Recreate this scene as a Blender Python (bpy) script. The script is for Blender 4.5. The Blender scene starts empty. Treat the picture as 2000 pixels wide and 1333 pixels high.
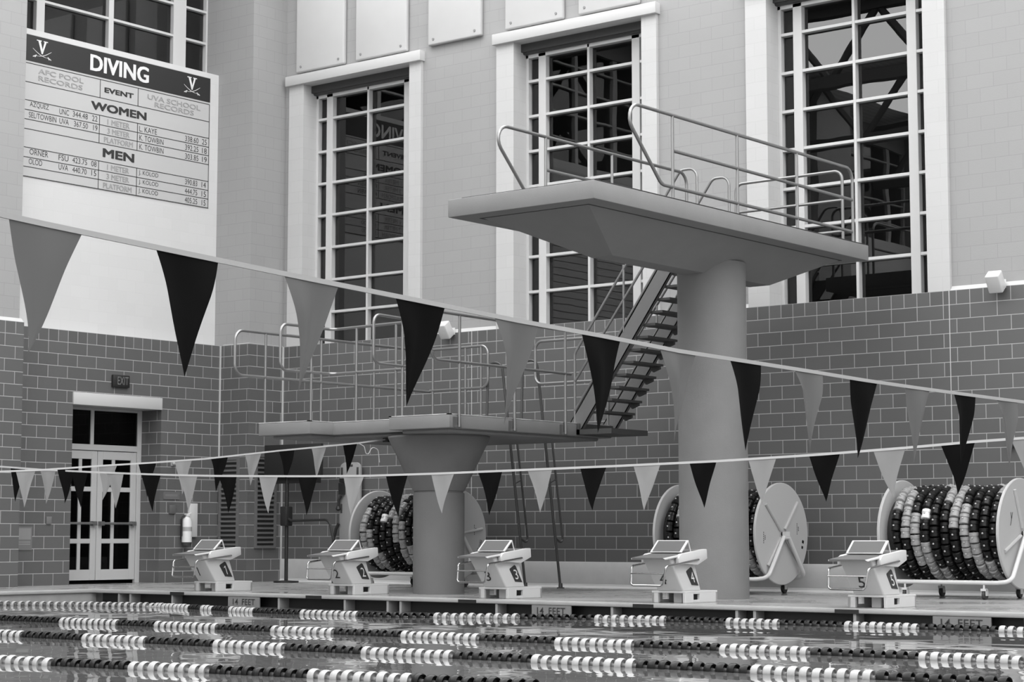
import bpy, bmesh, math, random
from mathutils import Vector, Matrix
random.seed(7)
PI = math.pi
sc = bpy.context.scene
COL = sc.collection
WATER = -0.19

# ------------------------------------------------------------------ materials
def new_mat(name):
    m = bpy.data.materials.new(name); m.use_nodes = True
    nt = m.node_tree
    return m, nt, nt.nodes['Principled BSDF']

def g(v): return (v, v, v, 1.0)

def mat(name, v, rough=0.6, noise=0.0, nscale=6.0, bump=0.0, bscale=60.0, metal=0.0, spec=0.5, coat=0.0):
    m, nt, b = new_mat(name)
    b.inputs['Base Color'].default_value = g(v)
    b.inputs['Roughness'].default_value = rough
    b.inputs['Metallic'].default_value = metal
    b.inputs['Specular IOR Level'].default_value = spec
    if coat: b.inputs['Coat Weight'].default_value = coat; b.inputs['Coat Roughness'].default_value = 0.1
    geo = nt.nodes.new('ShaderNodeNewGeometry')
    if noise:
        n = nt.nodes.new('ShaderNodeTexNoise'); n.inputs['Scale'].default_value = nscale; n.inputs['Detail'].default_value = 4
        nt.links.new(geo.outputs['Position'], n.inputs['Vector'])
        r = nt.nodes.new('ShaderNodeMapRange'); r.inputs['From Min'].default_value = 0.25; r.inputs['From Max'].default_value = 0.75
        r.inputs['To Min'].default_value = v*(1-noise); r.inputs['To Max'].default_value = v*(1+noise)
        nt.links.new(n.outputs['Fac'], r.inputs['Value'])
        nt.links.new(r.outputs['Result'], b.inputs['Base Color'])
    if bump:
        n2 = nt.nodes.new('ShaderNodeTexNoise'); n2.inputs['Scale'].default_value = bscale; n2.inputs['Detail'].default_value = 3
        nt.links.new(geo.outputs['Position'], n2.inputs['Vector'])
        bp = nt.nodes.new('ShaderNodeBump'); bp.inputs['Strength'].default_value = bump; bp.inputs['Distance'].default_value = 0.01
        nt.links.new(n2.outputs['Fac'], bp.inputs['Height']); nt.links.new(bp.outputs['Normal'], b.inputs['Normal'])
    return m

def block_coords(nt, sx, sy):
    """world coordinates on a block wall: along the wall by which way it faces, and up"""
    geo = nt.nodes.new('ShaderNodeNewGeometry')
    sep = nt.nodes.new('ShaderNodeSeparateXYZ'); nt.links.new(geo.outputs['Position'], sep.inputs[0])
    sn = nt.nodes.new('ShaderNodeSeparateXYZ'); nt.links.new(geo.outputs['True Normal'], sn.inputs[0])
    ab = nt.nodes.new('ShaderNodeMath'); ab.operation = 'ABSOLUTE'; nt.links.new(sn.outputs['X'], ab.inputs[0])
    gt = nt.nodes.new('ShaderNodeMath'); gt.operation = 'GREATER_THAN'; gt.inputs[1].default_value = 0.6; nt.links.new(ab.outputs[0], gt.inputs[0])
    ax = nt.nodes.new('ShaderNodeMath'); ax.operation = 'ADD'; ax.inputs[1].default_value = sx; nt.links.new(sep.outputs['X'], ax.inputs[0])
    ay = nt.nodes.new('ShaderNodeMath'); ay.operation = 'ADD'; ay.inputs[1].default_value = sy; nt.links.new(sep.outputs['Y'], ay.inputs[0])
    mx = nt.nodes.new('ShaderNodeMix'); mx.data_type = 'FLOAT'
    nt.links.new(gt.outputs[0], mx.inputs[0]); nt.links.new(ax.outputs[0], mx.inputs[2]); nt.links.new(ay.outputs[0], mx.inputs[3])
    cb = nt.nodes.new('ShaderNodeCombineXYZ'); nt.links.new(mx.outputs[0], cb.inputs[0]); nt.links.new(sep.outputs['Z'], cb.inputs[1])
    return cb, sep

def brick_node(nt, vec, c1, c2, cm, w, h, mortar, off):
    t = nt.nodes.new('ShaderNodeTexBrick')
    t.offset = off; t.offset_frequency = 2; t.squash = 1.0
    t.inputs['Color1'].default_value = g(c1); t.inputs['Color2'].default_value = g(c2); t.inputs['Mortar'].default_value = g(cm)
    t.inputs['Scale'].default_value = 1.0; t.inputs['Mortar Size'].default_value = mortar; t.inputs['Mortar Smooth'].default_value = 0.1
    t.inputs['Bias'].default_value = 0.0; t.inputs['Brick Width'].default_value = w; t.inputs['Row Height'].default_value = h
    nt.links.new(vec.outputs[0], t.inputs['Vector'])
    return t

def brick_mat():
    m, nt, b = new_mat('glazed_block')
    b.inputs['Roughness'].default_value = 0.38
    vec, sep = block_coords(nt, -0.089+4.0, 4.65+36.0)
    t1 = brick_node(nt, vec, 0.108, 0.124, 0.40, 0.4, 0.2, 0.0052, 0.5)
    t2 = brick_node(nt, vec, 0.104, 0.128, 0.40, 0.2, 0.2, 0.0052, 0.0)
    gt = nt.nodes.new('ShaderNodeMath'); gt.operation = 'GREATER_THAN'; gt.inputs[1].default_value = 4.0; nt.links.new(sep.outputs['Z'], gt.inputs[0])
    mx = nt.nodes.new('ShaderNodeMix'); mx.data_type = 'RGBA'
    nt.links.new(gt.outputs[0], mx.inputs[0]); nt.links.new(t1.outputs['Color'], mx.inputs[6]); nt.links.new(t2.outputs['Color'], mx.inputs[7])
    nt.links.new(mx.outputs[2], b.inputs['Base Color'])
    bp = nt.nodes.new('ShaderNodeBump'); bp.inputs['Strength'].default_value = 0.5; bp.inputs['Distance'].default_value = 0.004; bp.invert = True
    nt.links.new(t1.outputs['Fac'], bp.inputs['Height']); nt.links.new(bp.outputs['Normal'], b.inputs['Normal'])
    return m

def cmu_mat(name, v, jv):
    m, nt, b = new_mat(name)
    b.inputs['Roughness'].default_value = 0.75
    vec, sep = block_coords(nt, -0.089+4.0, 4.65+36.0)
    t1 = brick_node(nt, vec, v*0.985, v*1.015, v*jv, 0.4, 0.2, 0.005, 0.5)
    nt.links.new(t1.outputs['Color'], b.inputs['Base Color'])
    bp = nt.nodes.new('ShaderNodeBump'); bp.inputs['Strength'].default_value = 0.2; bp.inputs['Distance'].default_value = 0.004; bp.invert = True
    nt.links.new(t1.outputs['Fac'], bp.inputs['Height'])
    geo = nt.nodes.new('ShaderNodeNewGeometry')
    n2 = nt.nodes.new('ShaderNodeTexNoise'); n2.inputs['Scale'].default_value = 70; n2.inputs['Detail'].default_value = 2
    nt.links.new(geo.outputs['Position'], n2.inputs['Vector'])
    bp2 = nt.nodes.new('ShaderNodeBump'); bp2.inputs['Strength'].default_value = 0.12; bp2.inputs['Distance'].default_value = 0.006
    nt.links.new(n2.outputs['Fac'], bp2.inputs['Height']); nt.links.new(bp.outputs['Normal'], bp2.inputs['Normal'])
    nt.links.new(bp2.outputs['Normal'], b.inputs['Normal'])
    return m

def water_mat():
    m, nt, b = new_mat('pool_water')
    b.inputs['Base Color'].default_value = g(0.12)
    b.inputs['Roughness'].default_value = 0.02
    b.inputs['IOR'].default_value = 1.33
    geo = nt.nodes.new('ShaderNodeNewGeometry')
    last = None
    for scale, st, dist, sc3 in ((1.7, 0.2, 0.03, (1.0, 1.0, 1.0)), (3.4, 0.09, 0.02, (1.0, 1.15, 1.0)), (0.45, 0.25, 0.06, (1.0, 1.0, 1.0))):
        mp = nt.nodes.new('ShaderNodeMapping'); mp.inputs['Scale'].default_value = sc3
        nt.links.new(geo.outputs['Position'], mp.inputs['Vector'])
        n = nt.nodes.new('ShaderNodeTexNoise'); n.inputs['Scale'].default_value = scale; n.inputs['Detail'].default_value = 0.4
        nt.links.new(mp.outputs['Vector'], n.inputs['Vector'])
        bp = nt.nodes.new('ShaderNodeBump'); bp.inputs['Strength'].default_value = st; bp.inputs['Distance'].default_value = dist
        nt.links.new(n.outputs['Fac'], bp.inputs['Height'])
        if last: nt.links.new(last.outputs['Normal'], bp.inputs['Normal'])
        last = bp
    nt.links.new(last.outputs['Normal'], b.inputs['Normal'])
    return m

def glass_mat(name, tint, ior, wobble):
    m = bpy.data.materials.new(name); m.use_nodes = True
    nt = m.node_tree; nt.nodes.clear()
    out = nt.nodes.new('ShaderNodeOutputMaterial')
    tr = nt.nodes.new('ShaderNodeBsdfTransparent'); tr.inputs[0].default_value = g(tint)
    gl = nt.nodes.new('ShaderNodeBsdfGlossy'); gl.inputs['Roughness'].default_value = 0.0; gl.inputs['Color'].default_value = g(1.0)
    fr = nt.nodes.new('ShaderNodeFresnel'); fr.inputs['IOR'].default_value = ior
    mx = nt.nodes.new('ShaderNodeMixShader')
    geo = nt.nodes.new('ShaderNodeNewGeometry')
    n = nt.nodes.new('ShaderNodeTexNoise'); n.inputs['Scale'].default_value = 1.7; n.inputs['Detail'].default_value = 1
    nt.links.new(geo.outputs['Position'], n.inputs['Vector'])
    bp = nt.nodes.new('ShaderNodeBump'); bp.inputs['Strength'].default_value = wobble; bp.inputs['Distance'].default_value = 0.02
    nt.links.new(n.outputs['Fac'], bp.inputs['Height']); nt.links.new(bp.outputs['Normal'], gl.inputs['Normal'])
    nt.links.new(fr.outputs[0], mx.inputs[0]); nt.links.new(tr.outputs[0], mx.inputs[1]); nt.links.new(gl.outputs[0], mx.inputs[2])
    nt.links.new(mx.outputs[0], out.inputs['Surface'])
    return m

def floor_mat():
    m, nt, b = new_mat('deck_tile')
    geo = nt.nodes.new('ShaderNodeNewGeometry')
    t = nt.nodes.new('ShaderNodeTexBrick'); t.offset = 0.0
    for k, v in (('Color1', 0.285), ('Color2', 0.305), ('Mortar', 0.25)): t.inputs[k].default_value = g(v)
    t.inputs['Scale'].default_value = 1.0; t.inputs['Brick Width'].default_value = 0.052; t.inputs['Row Height'].default_value = 0.052; t.inputs['Mortar Size'].default_value = 0.002
    nt.links.new(geo.outputs['Position'], t.inputs['Vector']); nt.links.new(t.outputs['Color'], b.inputs['Base Color'])
    n = nt.nodes.new('ShaderNodeTexNoise'); n.inputs['Scale'].default_value = 0.8; n.inputs['Detail'].default_value = 3
    nt.links.new(geo.outputs['Position'], n.inputs['Vector'])
    r = nt.nodes.new('ShaderNodeMapRange'); r.inputs['From Min'].default_value = 0.4; r.inputs['From Max'].default_value = 0.6
    r.inputs['To Min'].default_value = 0.12; r.inputs['To Max'].default_value = 0.5
    nt.links.new(n.outputs['Fac'], r.inputs['Value']); nt.links.new(r.outputs['Result'], b.inputs['Roughness'])
    return m

def cloth_mat(name, v, trans=0.25):
    m, nt, b = new_mat(name)
    b.inputs['Base Color'].default_value = g(v); b.inputs['Roughness'].default_value = 0.85; b.inputs['Specular IOR Level'].default_value = 0.08
    out = nt.nodes['Material Output']
    tl = nt.nodes.new('ShaderNodeBsdfTranslucent'); tl.inputs[0].default_value = g(v)
    mx = nt.nodes.new('ShaderNodeMixShader'); mx.inputs[0].default_value = trans
    nt.links.new(b.outputs[0], mx.inputs[1]); nt.links.new(tl.outputs[0], mx.inputs[2]); nt.links.new(mx.outputs[0], out.inputs['Surface'])
    return m

def emit_mat(name, s):
    m = bpy.data.materials.new(name); m.use_nodes = True
    nt = m.node_tree; nt.nodes.clear()
    out = nt.nodes.new('ShaderNodeOutputMaterial'); e = nt.nodes.new('ShaderNodeEmission')
    e.inputs[1].default_value = s; nt.links.new(e.outputs[0], out.inputs['Surface'])
    return m

def corrugated_mat():
    m, nt, b = new_mat('roof_deck')
    geo = nt.nodes.new('ShaderNodeNewGeometry')
    w = nt.nodes.new('ShaderNodeTexWave'); w.inputs['Scale'].default_value = 1.6
    nt.links.new(geo.outputs['Position'], w.inputs['Vector'])
    r = nt.nodes.new('ShaderNodeMapRange'); r.inputs['To Min'].default_value = 0.7; r.inputs['To Max'].default_value = 0.9
    nt.links.new(w.outputs['Fac'], r.inputs['Value']); nt.links.new(r.outputs['Result'], b.inputs['Base Color'])
    return m

M = {
 'brick': brick_mat(),
 'grey': cmu_mat('painted_block_grey', 0.325, 0.88),
 'white_block': cmu_mat('painted_block_white', 0.53, 0.94),
 'white_left': cmu_mat('painted_block_white_lifted', 0.62, 0.975),  # same white as the pilasters, colour raised where less light reaches the wall
 'trim_white': mat('trim_white', 0.53, 0.6, bump=0.05),
 'base_white': mat('base_tile_white', 0.62, 0.4, noise=0.04),
 'frame': mat('window_frame_paint', 0.55, 0.45),
 'shade': mat('shade_housing', 0.045, 0.5),
 'glass': glass_mat('window_glass', 0.25, 1.68, 0.03),
 'door_glass': glass_mat('door_glass', 0.12, 1.25, 0.03),
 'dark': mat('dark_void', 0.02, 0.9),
 'blackout': mat('blackout_lining', 0.16, 0.9),  # lines the added boxes that keep the window glass dark
 'floor': floor_mat(),
 'coping': mat('coping_tile', 0.36, 0.35, noise=0.08, nscale=3),
 'pool_wall': mat('pool_wall_tile', 0.33, 0.4, noise=0.08),
 'gutter': mat('gutter_shadow', 0.035, 0.5),  # shade of the gutter hollow put into a dark wall colour
 'water': water_mat(),
 'concrete': mat('platform_concrete', 0.225, 0.7, noise=0.05, nscale=2.5, bump=0.15, bscale=90),
 'column': mat('column_concrete', 0.20, 0.65, noise=0.05, nscale=3, bump=0.2, bscale=80),
 'pedestal': mat('pedestal_concrete_shaded', 0.15, 0.65, noise=0.05, nscale=3, bump=0.2, bscale=80),  # column concrete again, shade from the slab above put into its colour
 'tread': mat('platform_mat', 0.05, 0.9),
 'edge': mat('worn_edge', 0.62, 0.5, noise=0.35, nscale=5),
 'steel': mat('rail_steel', 0.30, 0.33, metal=0.8),
 'galv': mat('stair_paint', 0.17, 0.5, metal=0.2),
 'ladder': mat('ladder_steel', 0.085, 0.35, metal=0.4),
 'stair_dark': mat('stair_tread_paint', 0.06, 0.55),
 'chrome': mat('chrome', 0.52, 0.16, metal=1.0),
 'fibre': mat('fibreglass_white', 0.66, 0.35),
 'grip': mat('grip_surface', 0.13, 0.9, bump=0.3, bscale=300),
 'grip_edge': mat('grip_edge', 0.07, 0.8),
 'plaque': mat('number_plaque', 0.035, 0.4),
 'ink': mat('black_ink', 0.03, 0.6),
 'greyink': mat('grey_ink', 0.34, 0.6),
 'whiteink': mat('white_ink', 0.75, 0.6),
 'board': mat('board_panel', 0.50, 0.5),
 'header': mat('board_header', 0.022, 0.4),
 'reel': mat('reel_plastic', 0.48, 0.45),
 'reel_tube': mat('reel_tube', 0.68, 0.35),
 'rubber': mat('rubber', 0.05, 0.6),
 'fl_dark': mat('float_dark', 0.008, 0.30, spec=0.25),
 'fl_white': mat('float_white', 0.43, 0.3),
 'fl_web': mat('float_web', 0.11, 0.4),
 'fl_pale': mat('float_pale', 0.30, 0.35),
 'fl_bright': mat('float_bright', 0.8, 0.3),
 'webbing_near': mat('webbing_grey', 0.36, 0.7),
 'rope': mat('webbing_white', 0.50, 0.7),
 'flag_black': cloth_mat('pennant_black', 0.0045, 0.1),
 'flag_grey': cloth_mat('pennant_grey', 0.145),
 'flag_pale': cloth_mat('pennant_pale', 0.32),
 'black': mat('black_plastic', 0.018, 0.45),
 'pale': mat('pale_plastic', 0.38, 0.5),
 'ext_white': mat('extinguisher_paint', 0.72, 0.3),
 'louver': mat('louver_frame', 0.135, 0.5),
 'plate': mat('wall_plate', 0.17, 0.5),
 'sign_pale': mat('sign_pale', 0.22, 0.5),
 'panel': mat('acoustic_panel', 0.52, 0.8, noise=0.02, nscale=3),
 'bolt': mat('bolt', 0.25, 0.5),
 'roof': corrugated_mat(),
 'truss': mat('truss_paint', 0.05, 0.6),
 'sky': emit_mat('skylight', 3.35),
}

# ------------------------------------------------------------------ mesh building
def fillet(pts, r, n=7, closed=False):
    P = [Vector(p) for p in pts]; out = []
    N = len(P)
    for i, p in enumerate(P):
        if not closed and (i == 0 or i == N-1): out.append(p); continue
        a = P[i-1]; b = P[(i+1) % N]
        u = (a-p); v = (b-p); lu, lv = u.length, v.length
        u.normalize(); v.normalize()
        ang = u.angle(v)
        if ang > PI-0.02: out.append(p); continue
        d = min(r/math.tan(ang/2), lu*0.49, lv*0.49); rr = d*math.tan(ang/2)
        c = p + (u+v).normalized()*(rr/math.sin(ang/2))
        s = p+u*d-c; e = p+v*d-c
        tot = s.angle(e); ax = s.cross(e).normalized()
        for k in range(n+1):
            out.append(c + Matrix.Rotation(tot*k/n, 3, ax) @ s)
    return out

class MB:
    def __init__(s): s.v = []; s.f = []; s.m = []
    def add(s, vs, fs, mi=0):
        o = len(s.v); s.v += [tuple(v) for v in vs]; s.f += [tuple(i+o for i in f) for f in fs]; s.m += [mi]*len(fs); return s
    def box(s, x0, x1, y0, y1, z0, z1, mi=0):
        v = [(x0,y0,z0),(x1,y0,z0),(x1,y1,z0),(x0,y1,z0),(x0,y0,z1),(x1,y0,z1),(x1,y1,z1),(x0,y1,z1)]
        return s.add(v, [(0,3,2,1),(4,5,6,7),(0,1,5,4),(1,2,6,5),(2,3,7,6),(3,0,4,7)], mi)
    def hexa(s, v8, mi=0):
        return s.add(v8, [(0,3,2,1),(4,5,6,7),(0,1,5,4),(1,2,6,5),(2,3,7,6),(3,0,4,7)], mi)
    def prism(s, poly, axis, a0, a1, mi=0):
        """polygon extruded along an axis: axis 'x' takes (y,z) points, 'y' (x,z), 'z' (x,y)"""
        def P(p, a): return (a, p[0], p[1]) if axis == 'x' else ((p[0], a, p[1]) if axis == 'y' else (p[0], p[1], a))
        n = len(poly); v = [P(p, a0) for p in poly]+[P(p, a1) for p in poly]
        f = [tuple(range(n))[::-1], tuple(range(n, 2*n))]+[(i, (i+1) % n, n+(i+1) % n, n+i) for i in range(n)]
        return s.add(v, f, mi)
    def tube(s, pts, r, seg=10, closed=False, mi=0, caps=True):
        P = [Vector(p) for p in pts]; n = len(P); vs = []
        prev = None; nrm = None
        for i in range(n):
            if closed: t = (P[(i+1) % n]-P[i-1])
            else: t = P[min(i+1, n-1)]-P[max(i-1, 0)]
            t.normalize()
            if nrm is None:
                nrm = t.orthogonal().normalized()
            else:
                q = prev.rotation_difference(t); nrm = q @ nrm; nrm = (nrm - t*nrm.dot(t)).normalized()
            prev = t; bi = t.cross(nrm)
            for k in range(seg):
                a = 2*PI*k/seg
                vs.append(P[i]+nrm*(r*math.cos(a))+bi*(r*math.sin(a)))
        fs = []
        for i in range(n if closed else n-1):
            j = (i+1) % n
            for k in range(seg):
                k2 = (k+1) % seg
                fs.append((i*seg+k, i*seg+k2, j*seg+k2, j*seg+k))
        if caps and not closed:
            fs.append(tuple(range(seg))[::-1]); fs.append(tuple((n-1)*seg+k for k in range(seg)))
        return s.add(vs, fs, mi)
    def lathe(s, prof, c=(0,0,0), axis='z', seg=24, mis=None):
        """profile of (along, radius) pairs"""
        vs = []; n = len(prof)
        for (a, r) in prof:
            for k in range(seg):
                t = 2*PI*k/seg; x, y = r*math.cos(t), r*math.sin(t)
                p = (x, y, a) if axis == 'z' else ((a, x, y) if axis == 'x' else (y, a, x))
                vs.append((p[0]+c[0], p[1]+c[1], p[2]+c[2]))
        for i in range(n-1):
            fs = [(i*seg+k, i*seg+(k+1) % seg, (i+1)*seg+(k+1) % seg, (i+1)*seg+k) for k in range(seg)]
            if i == 0:
                fs = fs + [tuple(range(seg))[::-1]]
            if i == n-2: fs = fs + [tuple((n-1)*seg+k for k in range(seg))]
            if i == 0: s.add(vs, fs, mis[i] if mis else 0); base = len(s.v)-len(vs)
            else:
                s.f += [tuple(j+base for j in f) for f in fs]; s.m += [mis[i] if mis else 0]*len(fs)
        return s
    def build(s, name, mats, parent=None, bevel=0.0, smooth=35, origin=None, bseg=2, recalc=True):
        if not isinstance(mats, (list, tuple)): mats = [mats]
        o = Vector(origin) if origin is not None else (Vector(parent['_o']) if parent is not None and '_o' in parent else Vector((0,0,0)))
        me = bpy.data.meshes.new(name)
        me.from_pydata([tuple(Vector(v)-o) for v in s.v], [], s.f)
        for m_ in mats: me.materials.append(m_)
        for p, mi in zip(me.polygons, s.m): p.material_index = mi
        bm = bmesh.new(); bm.from_mesh(me)
        if recalc: bmesh.ops.recalc_face_normals(bm, faces=bm.faces)
        if bevel:
            es = [e for e in bm.edges if len(e.link_faces) == 2 and e.calc_face_angle(0) > 0.5]
            bmesh.ops.bevel(bm, geom=es, offset=bevel, segments=bseg, profile=0.5, affect='EDGES', clamp_overlap=True)
        bm.to_mesh(me); bm.free()
        if smooth:
            for p in me.polygons: p.use_smooth = True
            me.set_sharp_from_angle(angle=math.radians(smooth))
        ob = bpy.data.objects.new(name, me); COL.objects.link(ob)
        if parent is not None: ob.parent = parent
        elif origin is not None: ob.location = o
        ob['_o'] = tuple(o)
        return ob

def tag(o, label, cat, group=None):
    o['label'] = label; o['category'] = cat
    if group: o['group'] = group
    return o
def del_front(o, axis, sign):
    bm = bmesh.new(); bm.from_mesh(o.data)
    bmesh.ops.delete(bm, geom=[f for f in bm.faces if f.normal[axis]*sign > 0.5], context='FACES_ONLY')
    bm.to_mesh(o.data); bm.free()
def struct(o): o['kind'] = 'structure'; return o
def empty(name, loc, label=None, cat=None, group=None):
    o = bpy.data.objects.new(name, None); COL.objects.link(o); o.location = loc; o.empty_display_size = 0.2
    o['_o'] = tuple(loc)
    if label: tag(o, label, cat, group)
    return o
def copy_tree(o, parent=None):
    c = o.copy(); COL.objects.link(c); c.parent = parent
    for ch in list(o.children): copy_tree(ch, c)
    return c

_txt = {}
def text_shape(s, bold=0.0, shear=0.0):
    k = (s, bold, shear)
    if k in _txt: return _txt[k]
    cu = bpy.data.curves.new('t', 'FONT'); cu.body = s; cu.offset = bold; cu.space_character = 1.0+3.2*bold; cu.resolution_u = 3; cu.shear = shear
    ob = bpy.data.objects.new('t', cu); COL.objects.link(ob)
    me = bpy.data.meshes.new_from_object(ob)
    v = [tuple(x.co) for x in me.vertices]; f = [tuple(p.vertices) for p in me.polygons]
    bpy.data.objects.remove(ob); bpy.data.meshes.remove(me); bpy.data.curves.remove(cu)
    x0 = min(p[0] for p in v); x1 = max(p[0] for p in v); y0 = min(p[1] for p in v); y1 = max(p[1] for p in v)
    r = ([((p[0]-x0)/(x1-x0), (p[1]-y0)/(y1-y0)) for p in v], f)
    _txt[k] = r
    return r
def put_text(mb, s, fn, w, h, bold=0.0, shear=0.0, mi=0, nrm=None):
    if bold > 0.015 and nrm is not None:
        d = h*bold; n_ = 0; N = Vector(nrm)
        for a in (-1, -0.33, 0.33, 1):
            for c in (-0.55, 0.55):
                n_ += 1
                put_text(mb, s, lambda u, v, a=a, c=c, n_=n_: tuple(Vector(fn(u+d+a*d, v+0.55*d+c*d))+N*(0.0006*n_)), w-2*d, h-1.1*d, 0.0, shear, mi)
        return
    v, f = text_shape(s, bold, shear)
    mb.add([fn(p[0]*w, p[1]*h) for p in v], f, mi)

# ------------------------------------------------------------------ setting: walls
BX = 34.0
struct(MB().box(0.74, BX, 0.0, 0.5, 0.4, 4.2).build('wall_back', M['brick'], smooth=0))
sill = MB()
for a_, b_ in ((4.01, 5.68), (8.905, 10.53), (13.80, BX)): sill.prism([(0.0,4.2),(0.06,4.262),(0.06,4.2)], 'x', a_, b_)
struct(sill.build('trim_1', M['trim_white'], smooth=0))
struct(MB().box(0.745, BX, -0.022, 0.5, 0.06, 0.4).build('baseboard_back', M['base_white'], bevel=0.006))
struct(MB().prism([(-0.022,0.06),(-0.03,0.03),(-0.075,0.0),(0.2,0.0),(0.2,0.06)], 'x', 0.745, BX).build('baseboard_back_cove', M['trim_white'], smooth=30))

WX = [(0.817, 1.185, 3.74, 4.01), (5.68, 6.048, 8.62, 8.905), (10.53, 10.90, 13.46, 13.80)]
up = MB()
xs = [0.60]
for (a, b, c, d) in WX:
    up.box(xs[-1], a, 0.06, 0.55, 4.2, 9.0); xs.append(d)
up.box(xs[-1], BX, 0.06, 0.55, 4.2, 9.0); up.box(0.60, BX, 0.06, 0.55, 9.0, 12.6)
struct(up.build('wall_back_upper', M['grey'], smooth=0))
for i, (a, b, c, d) in enumerate(WX):
    t = MB().box(a, b, 0.0, 0.5, 4.2, 8.97).box(c, d, 0.0, 0.5, 4.2, 8.97)
    struct(t.build('trim_%d' % (2*i+2), M['white_block'], smooth=0))
    struct(MB().box(a-0.036, d+0.036, -0.075, 0.45, 8.962, 9.142).build('trim_%d' % (2*i+3), M['trim_white'], bevel=0.006))
    w = b; W = c-b
    f = MB()
    fy0, fy1 = 0.33, 0.47
    s = W/2.585
    def X(k): return b+k*s
    cols = [(0, .055), (.268, .42), (1.275, 1.32), (2.165, 2.317), (2.53, 2.585)]
    for c0, c1 in cols: f.box(X(c0), X(c1), fy0, fy1, 4.2, 8.80)
    for z in (8.37, 7.775, 7.185, 6.597, 6.005, 5.415, 4.832):
        for (p, q) in ((0, 1), (1, 2), (2, 3), (3, 4)):
            f.box(X(cols[p][1]), X(cols[q][0]), fy0+0.004, fy1-0.01, z-0.046, z)
    f.box(X(0), X(2.585), fy0, fy1, 8.74, 8.84); f.box(X(0), X(2.585), fy0, fy1, 4.2, 4.215)
    win = struct(f.build('window_%d' % (i+1), M['frame'], bevel=0.004, bseg=1))
    MB().add([(X(0.02), 0.43, 4.21), (X(2.56), 0.43, 4.21), (X(2.56), 0.43, 8.78), (X(0.02), 0.43, 8.78)], [(0,1,2,3)]).build('pane', M['glass'], win, smooth=0, recalc=False)
    sh = MB().prism([(0.20,8.83),(0.20,8.962),(0.335,8.962),(0.335,8.80),(0.27,8.80),(0.25,8.83)], 'x', b, c).build('shade_housing', M['shade'], win)
    # added box behind the glass, keeps the world light out
    del_front(struct(MB().box(a+0.1, d-0.1, 0.51, 1.4, 4.1, 9.0).build('blackout_box', M['blackout'], smooth=0)), 1, -1)

# corner pier between the two walls
struct(MB().box(-0.55, 0.74, -0.84, 0.2, 0.0, 4.2).build('wall_corner', M['brick'], smooth=0))
struct(MB().box(-0.60, 0.68, -0.78, 0.5, 4.2, 12.6).prism([(-0.55,-0.84),(0.74,-0.84),(0.74,0.06),(0.68,0.06),(0.68,-0.78),(-0.55,-0.78)], 'z', 4.2, 4.206).build('wall_corner_upper', M['grey'], smooth=0))
struct(MB().prism([(-0.84,4.2),(-0.78,4.222),(-0.78,4.2)], 'x', 0.02, 0.69).build('trim_8', M['trim_white'], smooth=0))
struct(MB().box(0.68, 0.738, -0.82, 0.0, 4.2, 4.212).build('trim_9', M['trim_white'], smooth=0))
struct(MB().box(-0.002, 0.022, -0.862, -0.838, 2.2, 4.2).build('trim_10', M['trim_white'], smooth=0))
struct(MB().box(0.738, 0.764, -0.024, 0.002, 0.0, 4.2).build('trim_11', M['trim_white'], smooth=0))
cj = MB()
for x in (5.16, 9.555, 13.78):
    cj.box(x-0.006, x+0.006, -0.002, 0.002, 0.4, 4.2)
struct(cj.build('trim_12', M['trim_white'], smooth=0))

# left wall, near bay with the doorway
lw = MB()
lw.box(-0.56, 0.0, -5.6, -4.12, 0.0, 4.2).box(-0.56, 0.0, -2.20, -0.8, 0.0, 4.2).box(-0.56, 0.0, -4.12, -2.20, 3.02, 4.2)
struct(lw.build('wall_left', M['brick'], smooth=0))
struct(MB().box(-0.6, -0.22, -5.6, -0.78, 4.2, 9.19).build('wall_left_upper', M['white_left'], smooth=0))
struct(MB().box(-0.50, 0.03, -4.13, -2.205, 2.98, 3.185).build('trim_13', M['trim_white'], bevel=0.004))
def left_bay(y0, y1, n):
    """tall window above a bay; y0..y1 is its width"""
    f = MB(); zt = 12.0; xx0, xx1 = -0.66, -0.54
    W = y1-y0; s = W/4.75
    cols = [(0, .19), (.42-.42*0, .42), (1.70, 1.81), (3.17, 3.47), (3.955, 4.07)]
    cy = [(y1-0.115, y1), (y1-0.62, y1-0.50-0.28+0.165), (y1-2.39, y1-2.28)]
    f.box(xx0, xx1, y1-0.12, y1-0.0, 9.19, zt)
    f.box(xx0, xx1, y1-0.91, y1-0.61, 9.19, zt)
    f.box(xx0, xx1, y1-2.40, y1-2.29, 9.19, zt)
    f.box(xx0, xx1, y1-3.95, y1-3.78, 9.19, zt)
    f.box(xx0, xx1, y0, y0+0.12, 9.19, zt)
    for z in (9.85, 10.44, 11.03, 11.6):
        f.box(xx0+0.01, xx1-0.006, y0, y1, z-0.045, z)
    win = struct(f.build('window_%d' % n, M['frame'], bevel=0.004, bseg=1))
    MB().add([(-0.63, y0, 9.19), (-0.63, y1, 9.19), (-0.63, y1, zt), (-0.63, y0, zt)], [(0,1,2,3)]).build('pane', M['glass'], win, smooth=0, recalc=False)
    st = MB().box(-0.9, -0.5, y0, y1, zt, 12.6); struct(st.build('wall_left_head', M['grey'], smooth=0))
    del_front(struct(MB().box(-1.6, -0.68, y0-.05, y1+.05, 9.1, 12.1).build('blackout_box', M['blackout'], smooth=0)), 0, 1)  # added unseen box, blocks world light behind the pane
left_bay(-5.55, -0.69, 4)
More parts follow.
